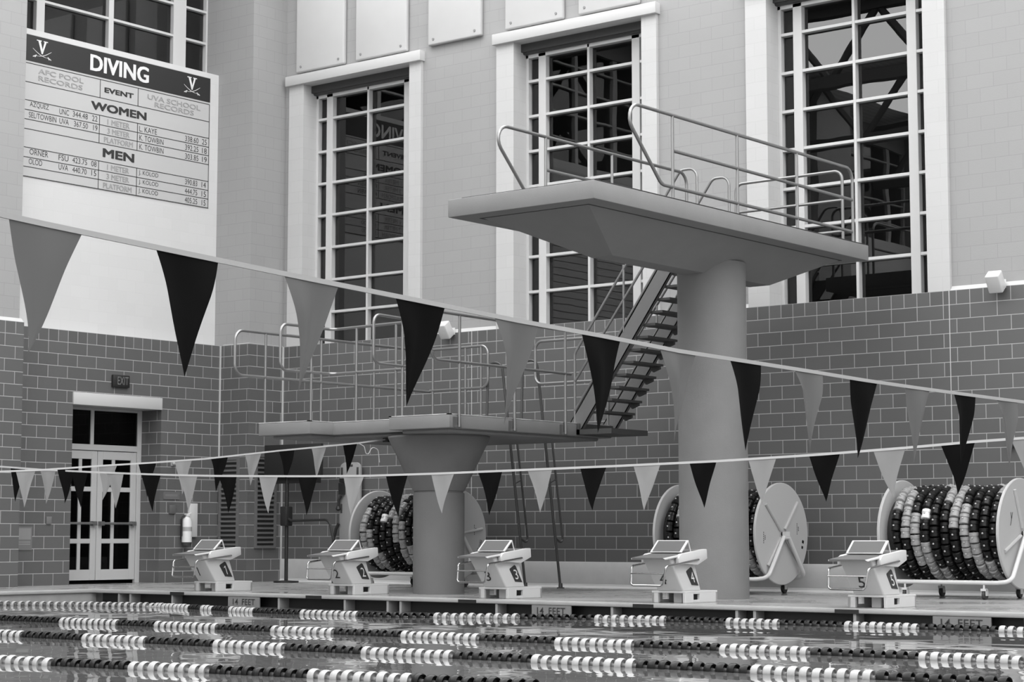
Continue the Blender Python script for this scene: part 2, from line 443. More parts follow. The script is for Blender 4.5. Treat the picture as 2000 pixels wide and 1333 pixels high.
def left_pier(y0, y1, k):
    struct(MB().box(-0.56, 0.449, y0, y1, 0.0, 4.2).build('wall_left_pier', M['brick'], smooth=0))
    struct(MB().box(-0.9, 0.39, y0+0.05, y1-0.05, 4.2, 12.6).build('wall_left_pier_upper', M['grey'], smooth=0))
    struct(MB().prism([(0.449,4.2),(0.39,4.262),(0.39,4.2)], 'y', y0, y1-0.01).build('trim_%d' % (14+k), M['trim_white'], smooth=0))
y = -5.49
for k in range(4):
    left_pier(y-1.9, y, k)
    yb = y-1.9; ya = yb-4.9
    struct(MB().box(-0.56, 0.0, ya, yb, 0.0, 4.2).build('wall_left', M['brick'], smooth=0))
    struct(MB().box(-0.6, -0.22, ya, yb, 4.2, 9.19).build('wall_left_upper', M['white_left'], smooth=0))
    left_bay(ya, yb, 5+k)
    y = ya

# door in the doorway
dr = MB()
DX = -0.53
yA, yB = -4.12, -2.20
dr.box(DX-0.05, DX+0.03, yA, yA+0.07, 0, 3.0).box(DX-0.05, DX+0.03, yB-0.09, yB, 0, 3.0)
dr.box(DX-0.05, DX+0.027, yA+0.07, yB-0.09, 2.94, 3.0).box(DX-0.05, DX+0.027, yA+0.07, yB-0.09, 2.26, 2.36)
dr.box(DX-0.05, DX+0.024, -3.32, -3.25, 2.36, 2.94)
door = struct(dr.build('door_1', M['pale'], bevel=0.004, bseg=1))
M['door'] = mat('door_paint', 0.50, 0.45)
door.data.materials[0] = M['door']
MB().add([(DX, yA, 2.36), (DX, yB, 2.36), (DX, yB, 2.94), (DX, yA, 2.94)], [(0,1,2,3)]).build('transom_pane', M['door_glass'], door, smooth=0, recalc=False)
for (l0, l1, hs) in ((-4.045, -3.155, 1), (-3.145, -2.295, -1)):
    f = MB(); x0, x1 = DX-0.035, DX+0.01
    a, b = l0, l1
    mid = (b-0.12-(a+0.115))*0.30
    f.box(x0, x1, a, a+0.115, 0.06, 2.25).box(x0, x1, b-0.12, b, 0.06, 2.25)
    f.box(x0, x1-0.002, a+0.115, b-0.12, 2.11, 2.25).box(x0, x1-0.002, a+0.115, b-0.12, 0.06, 0.24)
    mx = (a+0.115+0.20) if hs == -1 else (b-0.12-0.20-0.07)
    f.box(x0, x1-0.005, mx, mx+0.07, 0.24, 2.11)
    for z in (1.60, 1.06, 0.72):
        if z != 1.06: f.box(x0, x1-0.002, a+0.115, b-0.12, z-0.04, z+0.04)
    leaf = f.build('door_leaf', M['door'], door, bevel=0.004, bseg=1)
    MB().add([(DX-0.012, a, 0.24), (DX-0.012, b, 0.24), (DX-0.012, b, 2.11), (DX-0.012, a, 2.11)], [(0,1,2,3)]).build('pane', M['door_glass'], leaf, smooth=0, recalc=False)
    MB().tube([(DX+0.06, a+0.06, 1.02), (DX+0.06, b-0.06, 1.02)], 0.022, 8).box(DX, DX+0.08, a+0.03, a+0.12, 0.985, 1.055).box(DX, DX+0.08, b-0.12, b-0.03, 0.985, 1.055).build('push_bar', M['steel'], leaf)
del_front(struct(MB().box(-1.5, -0.59, -4.3, -2.0, -0.1, 3.2).build('blackout_box', M['dark'], smooth=0)), 0, 1)  # added unseen box that keeps the door glass dark

# deck, coping, pool
PX, PY = 2.22, -5.45
struct(MB().prism([(-1.6,0.4),(BX,0.4),(BX,PY+0.25),(PX-0.25,PY+0.25),(PX-0.25,-33),(-1.6,-33)], 'z', -0.25, 0.0).build('floor', M['floor'], smooth=0))
struct(MB().prism([(PX-0.25,PY+0.25),(BX,PY+0.25),(BX,PY),(PX,PY),(PX,-33),(PX-0.25,-33)], 'z', -0.052, 0.002).build('trim_19', M['coping'], bevel=0.008))
# gutter recess under the coping, with its back wall and posts
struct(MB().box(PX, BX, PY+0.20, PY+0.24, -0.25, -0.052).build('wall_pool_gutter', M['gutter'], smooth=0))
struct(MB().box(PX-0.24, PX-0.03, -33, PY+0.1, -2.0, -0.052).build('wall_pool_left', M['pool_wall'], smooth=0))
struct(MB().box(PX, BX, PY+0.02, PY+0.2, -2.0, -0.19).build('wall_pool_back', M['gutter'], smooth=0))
dv = MB()
for x in (2.81, 3.07, 4.0, 5.2, 6.2, 7.46, 8.24, 8.47, 10.1, 11.9, 13.67, 13.91, 15.2, 17.2, 18.2, 20, 22):
    if x > 2.6: dv.box(x-0.018, x+0.018, PY+0.015, PY+0.2, -0.25, -0.05)
struct(dv.build('trim_20', M['pool_wall'], smooth=0))
struct(MB().add([(PX-0.028, -33, WATER), (BX, -33, WATER), (BX, PY+0.019, WATER), (PX-0.028, PY+0.019, WATER)], [(0,1,2,3)]).build('water', M['water'], smooth=0))
bpy.data.objects['water']['kind'] = 'stuff'
tag(bpy.data.objects['water'], 'rippled pool water reflecting walls and diving platforms', 'water')
struct(MB().box(PX, BX, -33, PY+0.2, -2.1, -2.0).build('floor_pool', M['pool_wall'], smooth=0))

# black tiles let into the coping below the blocks
for i, x in enumerate((4.12, 6.89, 9.63, 12.37, 15.11)):
    o = MB().box(x-0.15, x+0.15, PY-0.004, PY+0.05, -0.054, -0.008).build('lane_tile', M['black'], origin=(x, PY, -0.05), smooth=0)
    tag(o, 'black tile in the coping edge below starting block %d' % (i+1), 'tile', 'black tiles along the coping')

for i, (x0, x1, s, which) in enumerate(((5.21, 5.83, '14 FEET', 'under the coping right of starting block 1'), (10.68, 11.29, '14 FEET', 'under the coping between starting blocks 3 and 4'), (16.15, 16.82, '14 FEET', 'under the coping right of starting block 5'))):
    r = MB().box(x0, x1, PY+0.0, PY+0.02, -0.21, -0.054).build('depth_marker', M['sign_pale'], origin=(x0, PY, -0.2), smooth=0)
    tag(r, 'pale depth marker %s' % which, 'sign', 'depth markers on the gutter')
    t = MB(); w = x1-x0
    put_text(t, '14', lambda u, v: (x0+w*0.14+u, PY-0.003, -0.165+v), w*0.17, 0.085, 0.01)
    t.build('numerals', M['ink'], r, smooth=0); t = MB()
    put_text(t, 'FEET', lambda u, v: (x0+w*0.44+u, PY-0.003, -0.165+v), w*0.42, 0.085, 0.01)
    t.build('lettering', M['ink'], r, smooth=0)

# roof over the hall (seen mirrored in the glass)
rf = MB().box(-2, BX, -33, 2, 12.6, 12.8)
struct(rf.build('ceiling', M['roof'], smooth=0))
for i, yy in enumerate((-3.2, -9.0, -15.0, -21.0, -27.5)):
    struct(MB().box(1.0, 32, yy-2.2, yy+2.2, 12.55, 12.59).build('window_%d' % (20+i), M['sky'], smooth=0))
for i, yy in enumerate((-6, -12, -18, -24, -30)):
    t = MB(); n = 14
    t.box(-0.5, BX, yy-0.12, yy+0.12, 12.3, 12.5).box(-0.5, BX, yy-0.12, yy+0.12, 10.7, 10.95)
    for k in range(n):
        xa = k*2.4; xm = xa+1.2
        t.tube([(xa, yy, 10.85), (xm, yy, 12.4)], 0.09, 6).tube([(xm, yy, 12.4), (xa+2.4, yy, 10.85)], 0.09, 6)
    struct(t.build('ceiling_truss', M['truss'], smooth=0))

# ------------------------------------------------------------------ upper diving platform
UP = empty('diving_platform', (12.0, -3.3, 0.0), 'tall concrete diving platform on a round column, with steel guard rails on top', 'diving platform', 'concrete diving platforms')
x0, x1, y0, y1 = 10.86, 13.02, -7.30, -0.88
MB().box(x0, x1, y0, y1, 4.585, 4.80).build('slab', M['concrete'], UP, bevel=0.012)
h = MB()
i0 = 0.29
T = [(x0+i0, y0+i0), (x1-i0, y0+i0), (x1-i0, y1-i0), (x0+i0, y1-i0)]
Bq = [(11.84, -5.75), (12.16, -5.75), (12.16, -2.1), (11.84, -2.1)]
def off(poly, d, z): return [(p[0], p[1], z) for p in poly]
v = off(T, 0, 4.59)+off(Bq, 0, 4.19)
h.add(v, [(0,1,2,3), (7,6,5,4), (0,4,5,1), (1,5,6,2), (2,6,7,3), (3,7,4,0)])
h.build('soffit', M['concrete'], UP, smooth=12)
gv = MB(); gi = 0.27
for (a_, b_, c_, d_) in ((x0+gi, x1-gi, y0+gi, y0+gi+0.02), (x0+gi, x1-gi, y1-gi-0.02, y1-gi), (x0+gi, x0+gi+0.02, y0+gi, y1-gi), (x1-gi-0.02, x1-gi, y0+gi, y1-gi)): gv.box(a_, b_, c_, d_, 4.581, 4.588)
gv.build('drip_groove', M['tread'], UP, smooth=0)
MB().lathe([(0, 0.45), (4.36, 0.45)], (12.0, -3.30, 0), 'z', 48).build('column', M['column'], UP)
MB().box(x0+0.20, x1-0.0, y0+0.02, y1-0.1, 4.80, 4.808).build('deck_mat', M['tread'], UP, smooth=0)
RT = 0.0215
def rail_part(name, paths, parent, r=RT, m='steel'):
    b = MB()
    for p in paths: b.tube(p, r, 10)
    return b.build(name, M[m], parent)
def post(p0, p1, parent, r=0.019, foot=True, m='steel'):
    b = MB().tube([p0, p1], r, 10)
    if foot: b.lathe([(0, 0.045), (0.012, 0.045)], p0, 'z', 14)
    return b.build('post', M[m], parent)
# right hand rail
def yz(X, pts): return [(X, a, b) for a, b in pts]
r = rail_part('guard_rail', [fillet(yz(12.92, [(-1.17,4.967), (-5.80,4.967), (-6.70,5.845), (-1.13,5.845), (-1.13,4.80)]), 0.17), [(12.92,-5.55,5.412), (12.92,-1.15,5.412)]], UP)
for yv in (-5.56, -4.105, -2.63): post((12.92, yv, 4.80), (12.92, yv, 5.835), r)
r = rail_part('guard_rail', [fillet(yz(10.95, [(-2.30,4.967), (-5.80,4.967), (-6.70,5.845), (-2.28,5.845), (-2.28,4.80)]), 0.17), [(10.95,-5.50,5.42), (10.95,-2.3,5.42)]], UP)
for yv in (-5.50, -4.06): post((10.95, yv, 4.80), (10.95, yv, 5.835), r)
r = rail_part('guard_rail', [fillet([(10.945,-0.98,4.80), (10.945,-0.98,5.875), (12.68,-0.98,5.875), (12.68,-0.98,4.80)], 0.12), [(10.95,-0.98,5.46), (12.68,-0.98,5.46)], [(10.95,-0.98,5.02), (12.68,-0.98,5.02)]], UP)

# ------------------------------------------------------------------ lower diving platform
ZL = 2.43
LP = empty('diving_platform', (7.83, -3.90, 0.0), 'low concrete diving platform on a flared round pedestal, ringed by steel guard rails', 'diving platform', 'concrete diving platforms')
out = [(5.26,-4.955), (6.29,-4.955), (6.29,-4.465), (7.775,-4.465), (7.775,-4.92), (8.87,-4.92), (8.87,-1.20), (5.26,-1.20)]
MB().prism(out, 'z', 2.252, ZL).build('slab', M['concrete'], LP, bevel=0.01)
inn = [(5.40,-4.80), (6.18,-4.80), (6.18,-4.33), (7.90,-4.33), (7.90,-4.79), (8.74,-4.79), (8.74,-1.35), (5.40,-1.35)]
MB().prism(inn, 'z', 2.205, 2.26).build('soffit', M['concrete'], LP, bevel=0.02)
eg = MB()
for (a, b) in zip(out[:6], out[1:7]):
    dx, dy = b[0]-a[0], b[1]-a[1]; L = math.hypot(dx, dy); nx, ny = -dy/L*0.05, dx/L*0.05
    eg.add([(a[0], a[1], ZL+0.002), (b[0], b[1], ZL+0.002), (b[0]+nx, b[1]+ny, ZL+0.002), (a[0]+nx, a[1]+ny, ZL+0.002), (a[0], a[1], ZL+0.012), (b[0], b[1], ZL+0.012), (b[0]+nx, b[1]+ny, ZL+0.012), (a[0]+nx, a[1]+ny, ZL+0.012)],
           [(0,3,2,1),(4,5,6,7),(0,1,5,4),(1,2,6,5),(2,3,7,6),(3,0,4,7)])
eg.build('nosing', M['edge'], LP, smooth=0)
MB().lathe([(0,0.362),(1.405,0.362),(1.41,0.345),(1.43,0.345),(1.435,0.362),(2.175,0.72),(2.2,0.72)], (7.81,-3.90,0), 'z', 48).build('pedestal', M['pedestal'], LP, smooth=25)
MB().box(6.98, 7.08, -4.17, -4.10, 2.14, 2.2).build('hook', M['black'], LP)
T3, L3 = 3.755, 3.105
r = rail_part('guard_rail', [fillet(yz(5.33, [(-1.25,T3), (-5.51,T3), (-5.51,L3), (-1.25,L3)]), 0.15), fillet([(5.33,-1.25,3.78), (6.53,-1.25,3.78), (6.53,-1.25,3.12), (5.33,-1.25,3.12)], 0.13)], LP)
for yv in (-4.9, -3.74, -2.57): post((5.33, yv, ZL), (5.33, yv, T3), r)
for xv in (5.39, 6.07, 6.39): post((xv, -1.25, ZL), (xv, -1.25, 3.78), r)
r = rail_part('guard_rail', [fillet([(7.85,-4.42,3.14), (6.22,-4.42,3.14), (6.22,-5.48,3.13), (6.22,-5.48,3.785), (6.22,-4.42,3.785), (7.85,-4.42,3.80), (7.85,-5.32,3.82), (7.85,-5.32,3.15), (7.85,-4.42,3.14)], 0.12)], LP)
for xv, yv in ((6.22,-4.86), (6.69,-4.42), (7.45,-4.42), (7.85,-4.73)): post((xv, yv, ZL), (xv, yv, 3.79), r)
r = rail_part('guard_rail', [fillet(yz(8.90, [(-2.25,3.14), (-5.34,3.14), (-5.34,3.79), (-2.36,3.765)]), 0.15)], LP)
for yv in (-4.75, -3.555, -2.38):
    b = MB().tube([(8.90, yv, 2.265), (8.90, yv, 3.775)], 0.02, 10).box(8.868, 8.885, yv-0.10, yv-0.02, 2.262, 2.40)
    b.box(8.868, 8.90, yv-0.05, yv+0.05, 2.255, 2.29).build('post', M['steel'], r)
r = rail_part('guard_rail', [fillet([(8.86,-1.25,3.78), (7.47,-1.25,3.78), (7.47,-1.25,3.125), (8.86,-1.25,3.125)], 0.13)], LP)
post((8.84,-1.25,ZL), (8.84,-1.25,3.78), r)

# ------------------------------------------------------------------ stair between the platforms
ST = empty('stair', (9.0, -1.65, 2.43), 'steep open steel stair from the low diving platform up to the tall one', 'stair')
sl = 1.37
def strg(Y0, Y1):
    b = MB()
    # channel: web plus two flanges
    def pt(x, zoff): return 4.008+(x-9.879)*sl+zoff
    zf = 2.30
    lo = [(9.879+(zf-4.008)/sl, zf), (9.879+(zf-4.008)/sl+0.285, zf)]
    hi = [(10.83, pt(10.83, -0.39)), (10.83, pt(10.83, 0)), ]
    hi[1] = (10.47, 4.008+(10.47-9.879)*sl); hi[0] = (10.755, 4.008+(10.47-9.879)*sl)
    b.prism([lo[0], lo[1], hi[0], hi[1]], 'y', Y0, Y0+0.012)
    for k in (0, 1):
        a = lo[k]; c = hi[1-k]; d = 0.016 if k == 0 else -0.016
        b.prism([a, (a[0]+d*1.2, a[1]), (c[0]+d*1.2, c[1]), c], 'y', Y0, Y1)
    return b
strg(-2.06, -2.00).build('stringer', M['galv'], ST)
strg(-1.25, -1.19).build('stringer', M['galv'], ST)
for k in range(-7, 5):
    z = 3.80+0.1735*k; x = 9.985+0.1268*k
    MB().box(x, x+0.23, -2.0, -1.24, z-0.012, z+0.022).prism([(x+0.02,z-0.012),(x+0.2,z-0.012),(x+0.2,z-0.05),(x+0.08,z-0.09)], 'y', -1.30, -1.26).build('tread', M['stair_dark'], ST)
MB().box(8.875, 9.5, -2.08, -1.17, 2.27, 2.345).box(8.875, 8.93, -2.08, -1.17, 2.27, 2.43).build('landing_bracket', M['stair_dark'], ST)
for Yr in (-2.05, -1.21):
    rp = rail_part('hand_rail', [fillet([(8.825,Yr,2.36), (8.825,Yr,3.46), (10.70,Yr,5.955), (10.975,Yr,5.955), (10.975,Yr,4.81)], 0.13),
        [(8.825,Yr,3.05), (10.72,Yr,5.50)], [(8.825,Yr,2.62), (10.55,Yr,4.95)]], ST, 0.019)
    post((9.705,Yr,3.72), (9.705,Yr,4.69), rp, 0.017, False)
    post((10.975,Yr+(0.0),4.81), (10.975,Yr,5.5), rp, 0.017, False)

# ------------------------------------------------------------------ ladder up to the low platform
LD = empty('ladder', (7.1, -0.6, 0), 'slim steel ladder leaning at the back of the low diving platform', 'ladder')
for X_, side in ((6.74, -1), (7.43, -1)):
    a = Vector((X_+0.04, -0.62, 0.0)); b = Vector((X_-0.02, -1.12, 3.30))
    p = fillet([a, b+Vector((0,-.02,.22)), b+Vector((-0.24,-0.06,0.20)), (b.x-0.24, -1.22, 2.44)], 0.11)
    st = MB().tube(p, 0.021, 10).lathe([(0,0.06),(0.015,0.06),(0.02,0.035),(0.08,0.03)], tuple(a), 'z', 14).build('stile', M['ladder'], LD)
    def on(t, dy): q = a.lerp(b, t); return Vector((q.x, q.y+dy, q.z))
    q = fillet([on(0.235, 0.0), on(0.20, 0.19), on(0.72, 0.19), on(0.735, 0.0)], 0.07)
    hr = MB().tube(q, 0.017, 10).tube([on(0.49, 0), on(0.51, 0.19)], 0.012, 8).build('hand_rail', M['ladder'], LD)

# ------------------------------------------------------------------ starting blocks (x along the pool edge, y away from the water)
def make_block():
    R = empty('starting_block', (0,0,0))
    W = 0.252
    f = MB()
    # body, leaning back
    f.hexa([(-0.17,0.43,0.14),(0.21,0.43,0.14),(0.21,0.82,0.14),(-0.17,0.82,0.14), (-0.20,0.15,0.535),(0.20,0.15,0.535),(0.20,0.66,0.575),(-0.20,0.66,0.575)])
    f.build('body', M['fibre'], R, bevel=0.02, bseg=3)
    b = MB()
    b.box(-0.245,0.245,0.42,1.13,0.118,0.142).box(0.205,0.245,0.42,0.60,0,0.12).box(0.205,0.245,0.735,1.13,0,0.12).box(0.205,0.245,0.60,0.735,0,0.035).box(0.205,0.245,0.60,0.735,0.105,0.12)
    b.box(-0.245,-0.205,0.42,0.60,0,0.12).box(-0.245,-0.205,0.735,1.13,0,0.12).box(-0.245,-0.205,0.60,0.735,0,0.035)
    b.box(-0.245,-0.15,0.42,0.46,0,0.12).box(-0.02,0.10,0.56,0.60,0,0.12).box(-0.245,0.245,1.09,1.13,0,0.12)
    b.build('base', M['fibre'], R, bevel=0.004, bseg=1)
    def zt(yv): return 0.540+0.118*yv
    p = MB()
    p.hexa([(-W,0.0,0.520),(W,0.0,0.520),(W,0.86,zt(.86)-0.03),(-W,0.86,zt(.86)-0.03), (-W,0.0,0.540),(W,0.0,0.540),(W,0.86,zt(.86)),(-W,0.86,zt(.86))])
    p.build('top_plate', M['fibre'], R, bevel=0.004, bseg=1)
    gp = MB().hexa([(-W+0.012,-0.003,0.522),(W-0.012,-0.003,0.522),(W-0.012,0.80,zt(.80)),(-W+0.012,0.80,zt(.80)), (-W+0.012,-0.003,0.544),(W-0.05,-0.003,0.544),(W-0.05,0.80,zt(.80)+0.006),(-W+0.012,0.80,zt(.80)+0.006)])
    gp.build('grip_mat', [M['grip']], R, smooth=0)
    for s in (-1, 1):
        a = W*s; c = (W+0.022)*s
        sk = MB()
        prof = [(0.245,0.478),(0.245,0.54),(0.27,0.572),(0.31,0.59),(0.80,0.645),(0.86,0.645),(0.87,0.53),(0.66,0.455)]
        sk.prism(prof, 'x', a-0.03*s, c)
        sk.build('side_skirt', M['fibre'], R, bevel=0.008)
    # tilted kick plate with its rear struts
    k = MB()
    k.hexa([(-0.235,0.385,0.600),(0.222,0.385,0.600),(0.222,0.545,0.742),(-0.235,0.545,0.742), (-0.235,0.375,0.612),(0.222,0.375,0.612),(0.222,0.535,0.754),(-0.235,0.535,0.754)])
    for xx in (-0.225, 0.205): k.prism([(0.53,0.745),(0.55,0.74),(0.60,0.615),(0.58,0.612)], 'x', xx, xx+0.012)
    kp = k.build('kick_plate', M['fibre'], R, bevel=0.003, bseg=1)
    MB().hexa([(-0.205,0.383,0.616),(0.192,0.383,0.616),(0.192,0.523,0.741),(-0.205,0.523,0.741), (-0.205,0.379,0.620),(0.192,0.379,0.620),(0.192,0.519,0.745),(-0.205,0.519,0.745)]).build('grip_pad', M['grip'], kp, smooth=0)
    # chrome backstroke bar
    xo = 0.262
    pth = fillet([(-xo,0.66,0.515),(-xo,0.03,0.444),(-xo+0.01,-0.005,0.215),(xo-0.05,-0.005,0.215),(xo-0.01,0.0,0.446),(xo+0.022,0.66,0.52)], 0.045)
    MB().tube(pth, 0.0135, 10).tube([(-xo+0.005,0.0,0.36),(xo-0.03,0.0,0.36)], 0.009, 8).build('hand_bar', M['chrome'], R)
    # plaque on the leaning rear flank
    def fl(yv, zv, o=0.004): 
        t = (zv-0.14)/(0.535-0.14); return (0.21-0.01*t+o, yv, zv)
    pl = MB()
    pts = [(0.61,0.215),(0.755,0.205),(0.625,0.415),(0.60,0.43),(0.505,0.385),(0.50,0.37)]
    v0 = [fl(*q, o=-0.004) for q in pts]; v1 = [fl(*q, o=0.006) for q in pts]; n = len(pts)
    pl.add(v0+v1, [tuple(range(n))[::-1], tuple(range(n,2*n))]+[(i,(i+1)%n,n+(i+1)%n,n+i) for i in range(n)])
    pl.build('number_plaque', M['plaque'], R, smooth=0)
    return R
proto = make_block()
PLAQ = [c for c in proto.children if c.name.startswith('number_plaque')][0]
def add_numbers(R, s):
    pq = [c for c in R.children if c.name.startswith('number_plaque')][0]
    t = MB()
    def fn(u, v):
        yv = 0.575+u+(0.36-(0.25+v))*0.42; return (0.2165-0.01*(0.11+v)/0.395, yv, 0.245+v)
    w = 0.068 if s != '1' else 0.013
    put_text(t, s, lambda u, v: fn(u+(0.028 if s == '1' else 0.0), v), w, 0.125, 0.0)
    if s == '1': t.add([fn(*q) for q in ((0.002,0.098),(0.006,0.09),(0.03,0.11),(0.03,0.125))], [(0,1,2,3)])
    t.build('number', M['whiteink'], pq, smooth=0, origin=(0,0,0))
    t = MB()
    def fr(u, v):
        z = 0.225+v; tt = (z-0.14)/(0.535-0.14)
        return (-0.065+u, 0.43-0.28*tt-0.006, z)
    put_text(t, s, fr, 0.10 if s != '1' else 0.035, 0.12, 0.0, 0.15)
    t.build('front_number', M['ink'], R, smooth=0, origin=(0,0,0))
BXS = [4.32, 7.06, 9.76, 12.485, 15.165]
where = ['farthest starting block, numbered 1, nearest the doorway', 'starting block numbered 2, in front of the leftmost lane line reel', 'starting block numbered 3, right of the flared pedestal', 'starting block numbered 4, in front of the tall column', 'nearest starting block, numbered 5, in front of the rightmost lane line reel']
blocks = [proto]+[copy_tree(proto) for _ in range(4)]
for i, R in enumerate(blocks):
    R.location = (BXS[i], -5.5, 0.0)
    tag(R, 'white ' + where[i], 'starting block', 'starting blocks along the pool edge')
    R.name = 'starting_block' if i == 0 else R.name
    add_numbers(R, str(i+1))

# ------------------------------------------------------------------ lane line reels
def make_reel():
    R = empty('lane_line_reel', (0,0,0))
    Rr, zc, L = 0.71, 0.835, 1.66
    for xa in (0.0, L):
        d = MB().lathe([(xa-0.02,0.06),(xa-0.02,Rr-0.01),(xa-0.012,Rr),(xa+0.012,Rr),(xa+0.02,Rr-0.01),(xa+0.02,0.06)], (0,0,zc), 'x', 64).build('disc', M['reel'], R)
    MB().lathe([(0.02,0.49),(L-0.02,0.49)], (0,0,zc), 'x', 40).lathe([(-0.10,0.03),(L+0.10,0.03)], (0,0,zc), 'x', 14).build('drum', M['black'], R)
    # tubular frame: two end trestles joined by long floor rails
    f = MB(); zr = 0.215; rt = 0.028
    for xa, s in ((-0.085, -1), (L+0.085, 1)):
        pass
    front = fillet([(L+0.085,-0.06,zc-0.04),(L+0.085,-0.50,zr+0.02),(L-0.10,-0.52,zr),(0.1,-0.52,zr),(-0.085,-0.50,zr+0.02),(-0.085,-0.06,zc-0.04)], 0.13)
    back = [Vector((p.x, -p.y, p.z)) for p in front]
    f.tube(front, rt, 10).tube(back, rt, 10)
    for xa in (-0.085, L+0.085): f.tube([(xa,-0.075,zc-0.055),(xa,0.075,zc-0.055)], rt, 10).box(xa-0.03,xa+0.03,-0.05,0.05,zc-0.04,zc+0.03)
    f.build('frame', M['reel_tube'], R)
    for xa in (0.28, L-0.28):
        for yy in (-0.52, 0.52):
            c = MB().tube([(xa,yy,0.2),(xa,yy,0.13)], 0.014, 8).box(xa-0.035,xa+0.035,yy-0.03,yy+0.03,0.11,0.14).box(xa-0.035,xa-0.028,yy-0.02,yy+0.045,0.05,0.13).box(xa+0.028,xa+0.035,yy-0.02,yy+0.045,0.05,0.13)
            cs = c.build('caster', M['reel_tube'], R)
            MB().lathe([(xa-0.02,0.03),(xa-0.02,0.06),(xa+0.02,0.06),(xa+0.02,0.03)], (0,yy+0.02,0.06), 'x', 20).build('wheel', M['rubber'], cs, origin=(0,0,0))
    return R
def add_spokes(R, a0, key):
    zc, L = 0.835, 1.66
    ds = sorted([c for c in R.children if c.name.startswith('disc')], key=lambda c: min(v.co.x for v in c.data.vertices))
    for d, o in zip(ds, (-0.03, L+0.03)):
        for k in range(4):
            c, s = math.cos(math.radians(a0+90*k)), math.sin(math.radians(a0+90*k))
            MB().tube([(o, 0.08*c, zc+0.08*s), (o, 0.60*c, zc+0.60*s)], 0.024, 8).build('spoke', M['reel'], d, origin=(0,0,0))
    # small printed or handwritten marks on the outer face
    b = MB(); X = L+0.0215
    if key > 13:
        put_text(b, 'y', lambda u, v: (X, -0.36+u, zc+0.10+v), 0.09, 0.17, 0.0, 0.2)
    else:
        for (yc, zc2) in ((-0.50, zc-0.05), (0.40, zc+0.07)):
            for k in range(6): b.box(X-0.001, X, yc, yc+0.014, zc2-0.08+0.028*k, zc2-0.063+0.028*k)
            for k in range(3): b.box(X-0.001, X, yc+0.035, yc+0.055, zc2-0.03+0.022*k, zc2-0.016+0.022*k)
    b.build('marking', M['ink'], ds[1], smooth=0, origin=(0,0,0))
reel = make_reel()
REELS = [(4.16, 'lane line reel behind starting block 2, half hidden by the flared pedestal'), (10.06, 'lane line reel behind the tall column, its disc turned to the right'), (13.60, 'rightmost lane line reel, behind starting block 5')]
reels = [reel, copy_tree(reel), copy_tree(reel)]
YR = -1.15
for (x, lab), R in zip(REELS, reels):
    add_spokes(R, {4.16: 8, 10.06: 47, 13.60: 22}[x], x)
    R.location = (x, YR, 0); tag(R, 'pale ' + lab, 'reel', 'lane line reels by the back wall')
def wfloat(m):
    b = MB()
    b.lathe([(-0.071,0.010),(-0.066,0.014),(-0.065,0.060),(-0.060,0.066),(-0.022,0.067),(-0.018,0.061),(0.018,0.061),(0.022,0.067),(0.060,0.066),(0.065,0.060),(0.066,0.014),(0.071,0.010)], (0,0,0), 'z', 10, [0]*11)
    b.lathe([(-0.012,0.005),(-0.008,0.012),(0.008,0.012),(0.012,0.005)], (0.062,0,0), 'z', 8, [1,1,1])  # float's highlight dot painted as a pale bead
    o = b.build('float', [M[m], M['fl_white']], smooth=40, origin=(0,0,0)); me = o.data; bpy.data.objects.remove(o); return me
WF = {k: wfloat(k) for k in ('fl_dark', 'fl_pale', 'fl_bright')}
CAM = Vector((25.827, -24.827, 0.795))
def wound(x0, seed, label):
    rnd = random.Random(seed)
    R = empty('wound_lane_line', (x0+0.83, YR, 0.835), label, 'lane line', 'lane lines wound on the reels')
    n_w = 25.37; cols = 11; pitch = 0.139; items = []
    k = rnd.randint(0, 14); mark = None
    for i in range(int(n_w*cols)):
        th = 2*PI*i/n_w; x = x0+0.125+pitch*(i/n_w)*0.985
        rr = 0.565+0.012*math.sin(i*1.7)
        x += 0.006*math.sin(i*0.61+seed)
        nrm = Vector((0, math.cos(th), math.sin(th))); P = Vector((x, YR, 0.835))+nrm*rr
        k += 1
        c = 'fl_pale' if (k % 14) < 5 else 'fl_dark'
        vis = nrm.dot((CAM-P).normalized())
        items.append((vis, i, P, th, c))
    order = sorted(items, key=lambda t: -t[0])
    front = order[:100]; rest = order[100:]
    bright = min(front, key=lambda t: (t[2]-Vector((x0+0.62, YR-0.5, 1.12))).length)
    def mtx(P, th):
        tan = Vector((0.0352, -math.sin(th), math.cos(th))).normalized(); nn = Vector((0, math.cos(th), math.sin(th)))
        bb = tan.cross(nn).normalized(); nn = bb.cross(tan)
        return Matrix(((nn.x, bb.x, tan.x, P.x), (nn.y, bb.y, tan.y, P.y), (nn.z, bb.z, tan.z, P.z), (0,0,0,1)))
    O = Vector(R['_o'])
    for t in front:
        o = bpy.data.objects.new('float', WF['fl_bright' if t is bright else t[4]]); COL.objects.link(o); o.parent = R
        o.matrix_local = Matrix.Translation(-O) @ mtx(t[2], t[3])
    b = MB()
    for t in rest:
        me = WF[t[4]]; mm = mtx(t[2], t[3]); mi = 0 if t[4] == 'fl_dark' else 1
        o0 = len(b.v)
        b.v += [tuple(mm @ v.co) for v in me.vertices]; b.f += [tuple(i+o0 for i in p.vertices) for p in me.polygons]; b.m += [mi if p.material_index == 0 else 2 for p in me.polygons]
    ro = b.build('floats', [M['fl_dark'], M['fl_pale'], M['fl_white']], R, smooth=40); ro['kind'] = 'stuff'
    return R
wound(4.16, 3, 'black and pale lane line wound on the reel behind starting block 2')
wound(10.06, 5, 'black and pale lane line wound on the reel behind the tall column')
wound(13.60, 11, 'black and pale lane line wound on the rightmost reel')

